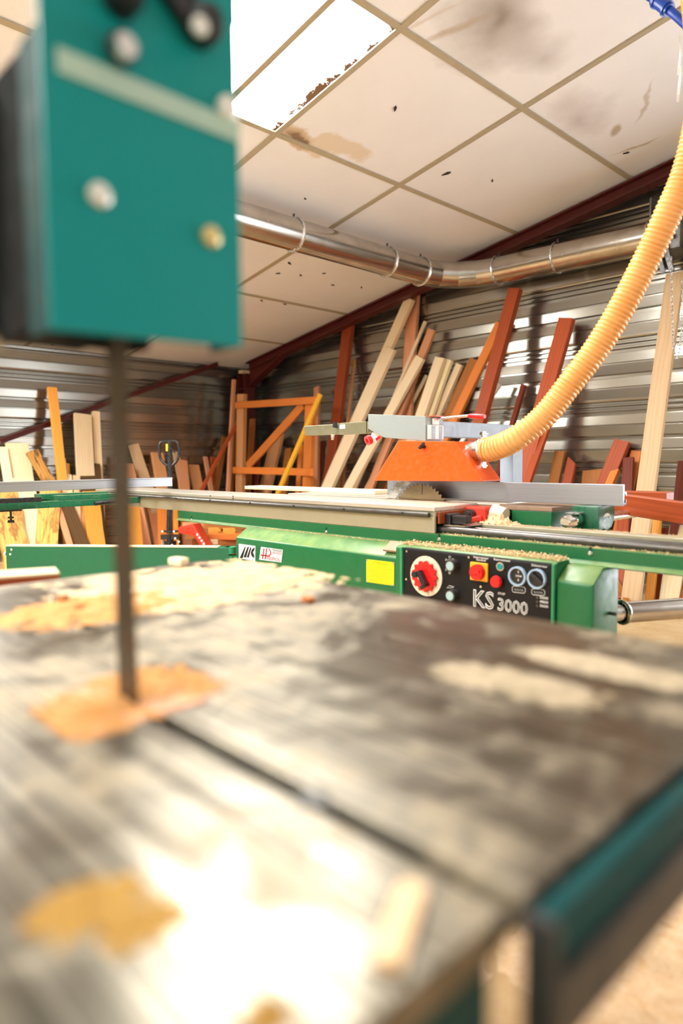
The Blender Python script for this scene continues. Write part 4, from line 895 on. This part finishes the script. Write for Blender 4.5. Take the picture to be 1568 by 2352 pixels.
def head(bm):
    prism(bm, [Vector((2.56, h1.y, f1.z-.002)), Vector((hx, h1.y, f1.z-.002)), Vector((hx, h1.y, h1.z+.045)), Vector((hx-.025, h1.y, h1.z+.01)), Vector((2.60, h1.y, h1.z-.012)), Vector((2.56, h1.y, h1.z-.005))], (0, h0.y-h1.y, 0))
hd = mk('fence_head', 'green_cast', rpf, head, True, .008)
sc_ = at(1393, 1184, 1, h1.y)
mk('scale_plate', 'white_print', hd, lambda bm: prism(bm, [Vector((sc_.x+math.cos(a)*r*1.1, h1.y-.0015, sc_.z-.024+math.sin(a)*r)) for r, aa in ((.034, (30, 55, 80, 105, 130, 150)), (.022, (150, 130, 105, 80, 55, 30))) for a in [math.radians(q) for q in aa]], (0, .0015, 0)))
mk('scale_mark', 'black_print', hd, lambda bm: [prism(bm, [Vector((sc_.x+math.cos(math.radians(a))*r*1.1, h1.y-.0022, sc_.z-.024+math.sin(math.radians(a))*r)) for r, a in ((.024, q-14), (.024, q+10), (.027, q+10), (.027, q-14))], (0, .0006, 0)) for q in (50, 140)])
k0, k1 = at(1298, 1199, 0, 2.47), at(1330, 1193, 0, 2.55)
mk('fence_knob', 'chrome', rpf, lambda bm: tube(bm, [k0-(k1-k0)*.05, k0, k0.lerp(k1, .9), k1], [.021, .024, .024, .020], 26), True)
mk('knob_plate', 'zinc', rpf, lambda bm: obox(bm, k0.lerp(k1, .35)+Z_*.03, k1+Z_*.03, (0, 1, 0), .05, .004))
mk('lock_nut', 'dark_steel', rpf, lambda bm: (cyl(bm, at(1385, 1226, 1, h1.y-.01), at(1400, 1222, 1, h1.y-.01), .012, seg=8)), True)
r0, r1 = at(1405, 1186, 0, 2.68), at(1500, 1165, 0, 3.6)
mk('fence_bar', 'zinc', rpf, lambda bm: cyl(bm, (2.66, h1.y+.03, .82), (3.9, h1.y+.03, .82), .02, seg=20), True)

# boards lying on the saw
def lying(name, p0, p1, w, t, mat, label, cat='plank', side=(1, 0, 0)):
    p0, p1 = Vector(p0), Vector(p1); a = (p1-p0).normalized(); s = (Vector(side)-a*a.dot(Vector(side))).normalized(); n = a.cross(s)
    me = plankmesh(name, (p1-p0).length, w, t, seed=int(w*1000)); me.materials.append(M[mat]); o = bpy.data.objects.new(name, me); COL.objects.link(o)
    mw = Matrix.Identity(4)
    for i, v in enumerate((s, n, a)):
        for k in range(3): mw[k][i] = v[k]
    mw.translation = p0; o.matrix_world = mw; return tag(o, label, cat)
q0, q1 = at(872, 1131, 0, 2.72), at(560, 1124, 0, 2.72)
lying('board', (2.80, q0.y+.05, .880), (2.80, q0.y+1.25, .880), .14, .022, 'wood_pine', 'pale board lying flat on the saw table behind the riving knife', 'board')
e0, e1 = at(1436, 1160, 0, 2.85), at(1600, 1185, 0, 2.75)
lying('plank', at(1400, 1152, 0, 2.92), at(1640, 1188, 0, 2.80), .085, .05, 'wood_red', 'long red plank resting on edge behind the end of the rip fence', side=(0, 0, 1))
lying('plank', (3.05, 2.15, .888), (3.12, 1.15, .888), .11, .038, 'wood_red', 'red plank lying flat on the saw table behind the rip fence')

# floor duct
fd = at(1420, 1405, 1, .9)
fdt = thing('floor_duct', 'galvanised round pipe near the floor leaving the right end of the saw', 'duct', (2.62, 1.2, .3))
P0, P1 = at(1424, 1407, 0, 2.62), at(1640, 1392, 0, 3.1)
mk('pipe_section', 'duct_metal', fdt, lambda bm: pipe(bm, P0, P0+(P1-P0)*2.2, .042, .039), True)
mk('pipe_flange', 'zinc', fdt, lambda bm: (ring(bm, P0+(P1-P0)*.02, P1-P0, .044, .006), cyl(bm, P0-(P1-P0)*.4, P0, .034)), True)

# ================================================================ pallet truck and offcuts behind the saw
TD = 6.0
def tk(px, py, d=TD): return deep(px, py, d)
pt0 = tk(392, 1240); 
pt = thing('pallet_truck', 'red pallet truck with a black loop handle standing behind the sliding table', 'pallet truck', (pt0.x, pt0.y, 0))
base = Vector((pt0.x, pt0.y, 0))
loop = [tk(x, y) for x, y in ((378, 1014), (370, 1016), (366, 1024), (366, 1040), (368, 1052), (375, 1062), (384, 1069.5), (390, 1074), (395, 1069.5), (404, 1061), (409, 1051), (411, 1040), (410, 1024), (406, 1015), (398, 1013))]
hn = mk('handle', 'black_paint', pt, lambda bm: tube(bm, curve_pts(loop+[loop[0]], 5)[:-1], .0125, 12, closed=True), True)
mk('drawbar', 'black_paint', pt, lambda bm: tube(bm, [tk(388.5, 1013), tk(389, 1060), tk(391, 1130), tk(389, 1206), tk(389, 1225)], [.018, .020, .023, .026, .026], 16), True)
mk('release_lever', 'black_paint', hn, lambda bm: tube(bm, curve_pts([tk(389, 1026, 5.96), tk(392, 1031, 5.96), tk(398, 1035, 5.95), tk(401, 1041, 5.95)], 4), .007, 8), True)
mk('handle_label', 'yellow_notice', hn, lambda bm: obox(bm, tk(383, 1020, 5.975), tk(383, 1036, 5.975), CR, .017, .002))
pv = tk(390, 1228)
mk('pump_body', 'black_paint', pt, lambda bm: (cyl(bm, (pv.x, pv.y, .12), (pv.x, pv.y, .36), .055), cyl(bm, (pv.x, pv.y, .36), (pv.x, pv.y, .42), .03), obox(bm, pv+CR*-.075+Z_*-.02, pv+CR*.075+Z_*-.02, (0, 0, 1), .04, .05), obox(bm, pv+CR*-.07+Z_*.03, pv+CR*.07+Z_*.03, (0, 0, 1), .014, .05)), True)
mk('pump_spring', 'zinc', pt, lambda bm: tube(bm, [pv+CR*(-.058+.016*math.cos(k*.9))+CF*(.016*math.sin(k*.9))+Z_*(-.02-k*.0022) for k in range(64)], .004, 6), True)
mk('pump_bolt', 'zinc', pt, lambda bm: [cyl(bm, pv+CR*a+Z_*b-CF*.06, pv+CR*a+Z_*b-CF*.03, .009, seg=10) for a, b in ((-.05, .03), (.05, .03), (.06, -.03), (.09, -.06), (.03, -.09))], True)
for s in (-.05, .05): mk('steer_wheel', 'dark_steel', pt, lambda bm: cyl(bm, Vector((pv.x, pv.y, .09))+CR*(s-.022), Vector((pv.x, pv.y, .09))+CR*(s+.022), .09, seg=28), True)
fa, fb, fc = tk(409, 1211, 5.95), tk(443, 1205, 5.9), tk(478, 1256, 5.85)
def forkhead(bm):
    dpt = CF*.32
    prism(bm, [fa+Z_*-.05, fa, fb+Z_*.01, fc+Z_*-.02, fc+Z_*-.09, fb+Z_*-.1], dpt)
mk('fork_head', 'red_paint', pt, forkhead, True, .015)
dF = Vector((CR.x, CR.y, 0)).normalized(); dP = Vector((CF.x, CF.y, 0)).normalized()
for s in (.02, .33):
    st = Vector((fc.x, fc.y, .14))+dP*s-dF*.05
    mk('fork', 'red_paint', pt, lambda bm: obox(bm, st, st+dF*.95, dP, .14, .055), bevel=.01)
    mk('fork_roller', 'dark_steel', pt, lambda bm: cyl(bm, st+dF*.85+Z_*-.10-dP*.05, st+dF*.85+Z_*-.10+dP*.05, .04), True)
mk('fork_lettering', 'white_print', pt, lambda bm: [obox(bm, fb.lerp(fc, .25+.14*k)+Z_*-.03-CF*.004, fb.lerp(fc, .33+.14*k)+Z_*-.03-CF*.004, (0, 0, 1), .02, .002) for k in range(4)])
# pile of offcuts
rr = random.Random(5)
pc = tk(515, 1245, 6.4); pc.z = 0
shades = ('wood_honey', 'wood_orange', 'wood_pine', 'wood_brown', 'wood_tan', 'wood_oak')
def stackpiece(px, py, d, L, w, t, ang, mat, label):
    c = tk(px, py, d); a = (dF*math.cos(ang)+dP*math.sin(ang)); return lying('offcut', c-a*(L/2), c+a*(L/2), w, t, mat, label, 'wood offcut', side=Vector((0, 0, 1)).cross(a))
pl = thing('pallet', 'wooden pallet on the floor beside the red pallet truck', 'pallet', pc)
for k in range(5): mk('deck_board', 'wood_brown', pl, lambda bm: obox(bm, pc-dF*.1+dP*(k*.16-.2)+Z_*.12, pc+dF*.75+dP*(k*.16-.2)+Z_*.12, dP, .11, .022))
for k in range(3): mk('bearer', 'wood_brown', pl, lambda bm: obox(bm, pc+dF*(k*.36-.05)+dP*-.26+Z_*.054, pc+dF*(k*.36-.05)+dP*.5+Z_*.054, dF, .09, .106))
specs = [(505, 1243, 6.3, .5, .10, .06, .1, 3, 'brown offcut at the bottom of the pile by the pallet truck fork'), (526, 1222, 6.35, .10, .08, .07, .4, 0, 'small square honey block on the offcut pile behind the saw'), (520, 1232, 6.3, .34, .14, .05, -.2, 1, 'orange plank end on the offcut pile next to the small square block'), (493, 1222, 6.5, .12, .08, .09, .2, 0, 'honey block standing under the green beam of the saw'), (545, 1228, 6.4, .35, .1, .06, .05, 3, 'brown offcut touching the green hinge post in the pile'), (468, 1205, 6.6, .4, .09, .05, .1, 4, 'tan offcut lying highest on the pile under the green beam'), (530, 1208, 6.5, .5, .09, .05, -.1, 3, 'dark brown offcut lying highest beside the saw cabinet'), (515, 1217, 6.6, .13, .09, .08, .6, 0, 'honey block wedged in the middle of the offcut pile'), (479, 1245, 6.25, .16, .06, .05, .3, 2, 'pale pine offcut at the foot of the red fork head'), (500, 1231, 6.55, .6, .12, .06, .0, 3, 'broad dark offcut running through the middle of the pile')]
for a in specs: stackpiece(*a[:7], shades[a[7]], a[8])

# ================================================================ band saw in front
ZT = .81
BX, BY = .322, .655
bs = thing('band_saw', 'teal band saw with a grey cast iron table close in front', 'band saw', (.0, .8, 0))
TX0, TX1, TY0, TY1 = -.32, .945, .197, 1.47
def tabl(bm):
    w = .008; y1 = BY-.01
    prism(bm, [(TX0, TY0, ZT-.022), (BX-w, TY0, ZT-.022), (BX-w, y1, ZT-.022), (BX+w, y1, ZT-.022), (BX+w, TY0, ZT-.022), (TX1, TY0, ZT-.022), (TX1, TY1, ZT-.022), (TX0, TY1, ZT-.022)], (0, 0, .022))
tb = mk('saw_table', 'table_steel', bs, tabl, bevel=.002)
mk('table_insert', 'wood_pink', tb, lambda bm: (box(bm, (BX-.062, BY-.055, ZT-.004), (BX-.003, BY+.075, ZT+.0015)), box(bm, (BX+.004, BY-.055, ZT-.004), (BX+.062, BY+.075, ZT+.0015))), bevel=.001)
mk('slot_shade_strip', 'black_print', tb, lambda bm: box(bm, (BX-.0078, TY0+.004, ZT-.021), (BX+.0078, BY-.02, ZT-.012)))  # black strip paints the shade inside the open slot
pn = at(738, 1830, 2, ZT); mk('slot_pin', 'rail_dark', tb, lambda bm: cyl(bm, (BX, pn.y, ZT-.01), (BX, pn.y, ZT+.0008), .0125, seg=18))
def rail(bm): box(bm, (BX+.012, TY0-.030, ZT-.072), (TX1+.1, TY0-.002, ZT-.012))
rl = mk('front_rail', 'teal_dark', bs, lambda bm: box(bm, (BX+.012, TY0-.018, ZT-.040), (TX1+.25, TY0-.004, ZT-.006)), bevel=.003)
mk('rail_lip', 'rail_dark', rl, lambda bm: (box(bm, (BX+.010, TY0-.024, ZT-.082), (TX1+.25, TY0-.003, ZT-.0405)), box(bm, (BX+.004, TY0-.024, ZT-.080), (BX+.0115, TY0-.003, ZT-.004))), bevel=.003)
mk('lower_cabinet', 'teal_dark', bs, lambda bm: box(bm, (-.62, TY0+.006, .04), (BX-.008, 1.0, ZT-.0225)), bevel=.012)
mk('plinth', 'rail_dark', bs, lambda bm: box(bm, (-.66, .2, 0), (.40, 1.05, .04)))
mk('frame_column', 'teal_paint', bs, lambda bm: box(bm, (-.70, .55, .04), (-.44, .95, 1.70)), bevel=.02)
def house(bm):
    prism(bm, [Vector((-.02+.60*math.cos(a), .62, 2.05+.42*math.sin(a))) for a in [2*math.pi*k/28 for k in range(28)]], (0, .20, 0))
mk('wheel_housing', 'teal_paint', bs, house, bevel=.01)
# blade with teeth
def bandblade(bm):
    n = 150; z0, z1 = ZT-.06, 1.72; L0, L1 = [], []
    for k in range(n+1):
        z = z0+(z1-z0)*k/n; yf = BY-.019-(.0055 if k % 2 else 0)
        L0.append([bm.verts.new((BX-.0006, yf, z)), bm.verts.new((BX-.0006, BY+.021, z)), bm.verts.new((BX+.0006, BY+.021, z)), bm.verts.new((BX+.0006, yf, z))])
    for A, B in zip(L0, L0[1:]):
        for k in range(4): bm.faces.new((A[k], A[(k+1) % 4], B[(k+1) % 4], B[k]))
mk('band_blade', 'blade_steel', bs, bandblade)
# blade guard plate in front of the blade
GY = .605
gA, gB, gT = at(118, 757, 1, GY), at(548, 797, 1, GY), at(552, 57, 1, GY)
xa, xb = gA.x, (gB.x+gT.x)/2
zb0, zb1, zst = gA.z, gB.z, gT.z
gp = mk('guard_plate', 'teal_paint', bs, lambda bm: prism(bm, [(xa, GY, zb0), (xb, GY, zb1), (xb, GY, zst-.004), (xb+.002, GY, zst), (xb+.002, GY, 1.78), (xa, GY, 1.78)], (0, .006, 0)), bevel=.0015)
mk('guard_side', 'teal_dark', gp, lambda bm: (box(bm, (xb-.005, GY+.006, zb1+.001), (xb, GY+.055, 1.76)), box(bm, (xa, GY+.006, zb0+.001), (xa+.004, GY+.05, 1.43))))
s0, s1 = at(130, 135, 1, GY-.001), at(549, 305, 1, GY-.001)
mk('guard_band', 'teal_scuffed', gp, lambda bm: obox(bm, s0, s1, (0, 0, 1), .021, .003), bevel=.001)
def gbolt(name, px, py, r, h, mat, par=None, dome=True):
    p = at(px, py, 1, GY); return mk(name, mat, par or gp, lambda bm: tube(bm, [p, p-Vector((0, h*.6, 0)), p-Vector((0, h, 0))], [r, r, r*.6 if dome else r], 20), True)
gbolt('guard_bolt', 226, 450, .0105, .008, 'bolt_pale')
gbolt('guard_bolt', 482, 545, .0105, .008, 'bolt_brass')
gbolt('guard_bolt', 520, 250, .012, .008, 'bolt_pale')
k1 = gbolt('clamp_knob', 452, 68, .019, .03, 'black_plastic'); p = at(455, 64, 1, GY-.03); mk('knob_bolt', 'bolt_pale', k1, lambda bm: cyl(bm, p, p-Vector((0, .006, 0)), .0085), True)
k2 = gbolt('clamp_knob', 272, 118, .014, .018, 'dark_steel'); p = at(283, 112, 1, GY-.02); mk('knob_bolt', 'zinc', k2, lambda bm: cyl(bm, p, p-Vector((0, .008, 0)), .010), True)
gbolt('clamp_knob', 272, 2, .017, .03, 'black_plastic')
p = at(395, 8, 1, GY); mk('clamp_bar', 'black_plastic', gp, lambda bm: obox(bm, p+Vector((-.03, -.008, .03)), p+Vector((.03, -.008, -.02)), (0, 0, 1), .03, .014), bevel=.003)
# guides behind the plate
mk('blade_guide', 'guide_dark', bs, lambda bm: (box(bm, (BX-.07, BY+.035, zb0+.012), (BX+.02, BY+.13, 1.45)), box(bm, (BX-.03, BY+.02, zb0+.004), (BX+.05, BY+.06, zb0+.05))), bevel=.006)
mk('guide_post', 'rail_dark', bs, lambda bm: box(bm, (BX-.12, .86, 1.49), (BX-.06, .92, 1.75)), bevel=.004)
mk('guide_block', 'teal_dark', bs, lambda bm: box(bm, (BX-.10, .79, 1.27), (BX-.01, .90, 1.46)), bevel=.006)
mk('guide_roller', 'dark_steel', bs, lambda bm: cyl(bm, (BX-.05, .80, 1.24), (BX-.05, .90, 1.24), .045), True)

# ---------------------------------------------------------------- sawdust and loose bits
def heap(name, cx, cy, rx, ry, h, z, mat, label, ang=0, n=60, seed=0, cat='sawdust'):
    bm = bmesh.new(); g = {}
    for i in range(n+1):
        for j in range(n+1):
            u, v = i/n*2-1, j/n*2-1
            r = math.hypot(u, v)*(1+.4*noise.noise((u*2.1+seed, v*2.1, seed*.7)))+.45*noise.noise((u*6+seed, v*6, 1.7))+.3*noise.noise((u*15, v*15+seed, 5.1))
            hh = h*max(-.25, (1-r))*(.55+.9*max(0, .5+noise.noise((u*4+seed, v*4, 3.3))))+h*.10*noise.noise((u*14, v*14, seed))
            x, y = u*rx*1.15, v*ry*1.15; ca, sa_ = math.cos(ang), math.sin(ang)
            g[i, j] = bm.verts.new((cx+x*ca-y*sa_, cy+x*sa_+y*ca, z+max(-.004, hh))) if r < 1.25 else None
    for i in range(n):
        for j in range(n):
            q = [g[i, j], g[i+1, j], g[i+1, j+1], g[i, j+1]]
            if all(q) and max(v_.co.z for v_ in q) > z-.0035: bm.faces.new(q)
    bmesh.ops.delete(bm, geom=[v_ for v_ in bm.verts if not v_.link_faces], context='VERTS')
    o = obj(name, bm, mat, None, True, origin=(cx, cy, z)); tag(o, label, cat); o['kind'] = 'stuff'; return o
def t2(px, py): return at(px, py, 2, ZT)
c = t2(490, 1355); heap('sawdust_pile', .74, 1.21, .24, .20, .007, ZT, 'sawdust', 'broad pale sawdust drift at the far edge of the band saw table', seed=1, n=120)
heap('sawdust_pile', .52, 1.12, .16, .10, .010, ZT, 'sawdust_orange', 'orange sawdust patch left of the blade at the far end of the band saw table', seed=2)
c = t2(330, 1585); heap('sawdust_pile', BX+.045, BY+.03, .055, .06, .006, ZT+.001, 'sawdust_orange', 'orange sawdust heaped on the table insert right of the band saw blade', seed=3)
heap('sawdust_pile', BX-.04, BY+.00, .04, .06, .005, ZT+.001, 'sawdust_orange', 'orange sawdust heaped on the table insert left of the band saw blade', seed=8)
for k, (px, py, rx, ry, hh, mat, lab) in enumerate(((200, 2080, .03, .022, .003, 'sawdust_ochre', 'orange dust blot on the shaded part of the band saw table'), (320, 2120, .022, .018, .003, 'sawdust_ochre', 'smaller orange dust blot beside the shaded blot on the table'), (610, 2335, .010, .010, .003, 'sawdust_ochre', 'tiny orange dust blot on the near corner of the band saw table'), (1180, 1570, .09, .04, .003, 'sawdust_thin', 'pale dust streak on the right half of the band saw table'), (1420, 1540, .12, .035, .003, 'sawdust_thin', 'thick pale dust ridge along the far right edge of the band saw table'))):
    p = t2(px, py); heap('sawdust_patch', p.x, p.y, rx, ry, hh, ZT, mat, lab, seed=20+k, ang=math.pi/2 if k in (3, 4) else 0)
def chip(px, py, px2, py2, w, t, mat, label):
    a, b = t2(px, py), t2(px2, py2); lying('wood_offcut', a+Z_*(t/2+.0005), b+Z_*(t/2+.0005), w, t, mat, label, 'wood offcut', side=Vector((0, 0, 1)).cross(b-a))
chip(950, 2050, 885, 2235, .016, .006, 'wood_oak', 'light wood sliver lying near the slot end on the band saw table')
chip(395, 1297, 425, 1300, .03, .018, 'wood_pine', 'small pine knob of wood on the far corner of the band saw table')
chip(138, 1382, 155, 1384, .014, .012, 'wood_brown', 'dark brown chip in the orange dust left of the blade')
chip(172, 1405, 192, 1404, .014, .010, 'wood_brown', 'brown chip right of the dark chip in the orange dust')
chip(700, 1380, 715, 1386, .014, .010, 'wood_orange', 'orange chip at the right end of the pale sawdust drift')
bd0, bd1 = at(-140, 1330, 0, .40), Vector((.70, 1.62, .80))
lying('plank', (.18, 1.62, .799), (.60, 1.545, .787), .05, .045, 'wood_red', 'short red plank just beyond the far edge of the band saw table', side=(0, 0, 1))
lying('board', (.18, 1.62, .8275), (.60, 1.545, .8155), .045, .006, 'wood_pine', 'pale board lying on the short red plank beyond the band saw table', 'board')
# dust on the saw
heap('sawdust_pile', 2.42, at(1145, 1200, 0, 2.42).y, .045, .075, .03, .790, 'sawdust', 'pointed sawdust mound beside the red clamp on the table saw', seed=6)
def flakes(name, n, x0, x1, y0, y1, z, zs, s, label, slope=0):
    rr = random.Random(n); bm = bmesh.new()
    for k in range(n):
        x, y = rr.uniform(x0, x1), rr.uniform(y0, y1); zz = z+slope*(x-x0)+rr.random()**2*zs
        a, b, c_ = [Vector((rr.uniform(-1, 1), rr.uniform(-1, 1), rr.uniform(-.6, .6)))*s*rr.uniform(.4, 1) for _ in range(3)]
        vs = [bm.verts.new(Vector((x, y, zz))+q) for q in (a, b, c_, (a+b+c_)*-.5)]
        for f in ((0, 1, 2), (0, 2, 3), (0, 3, 1), (1, 3, 2)): bm.faces.new([vs[i] for i in f])
    me_o = obj(name, bm, 'sawdust_chip', None, origin=((x0+x1)/2, (y0+y1)/2, z)); tag(me_o, label, 'sawdust'); me_o['kind'] = 'stuff'
flakes('wood_shavings', 2600, X2+.02, 2.165, yE-.01, yB+.0, zP+.007, .014, .0055, 'wood shavings heaped along the top of the control panel housing')
flakes('wood_shavings', 900, XC+.08, 2.19, yB+.05, yA-.1, .706, .004, .004, 'thin line of shavings on the green cover below the sliding table')
flakes('wood_shavings', 1500, 2.20, 2.23, -.1, 1.70, .757, .004, .004, 'thin trail of shavings along the front lip of the saw beam')
flakes('wood_shavings', 1800, 2.365, 2.435, -.1, 1.70, .793, .004, .0035, 'pale shavings covering the rear rail of the saw beam')
flakes('wood_shavings', 700, 2.25, 2.48, 1.75, 2.2, .867, .001, .003, 'scattered shavings on the end of the sliding table below the guard')
heap('sawdust_pile', 3.4, .6, .7, .5, .03, 0, 'sawdust', 'low sawdust drift on the floor below the right end of the saw', seed=11)
heap('sawdust_pile', 1.5, .1, .6, .6, .02, 0, 'sawdust', 'sawdust spread on the floor beside the band saw', seed=12)
tag(lying('offcut', (3.05, 1.28, .03), (3.35, .85, .03), .07, .035, 'wood_honey', 'honey offcut lying on the floor under the galvanised pipe', 'wood offcut'), 'honey offcut lying on the floor under the galvanised pipe', 'wood offcut')
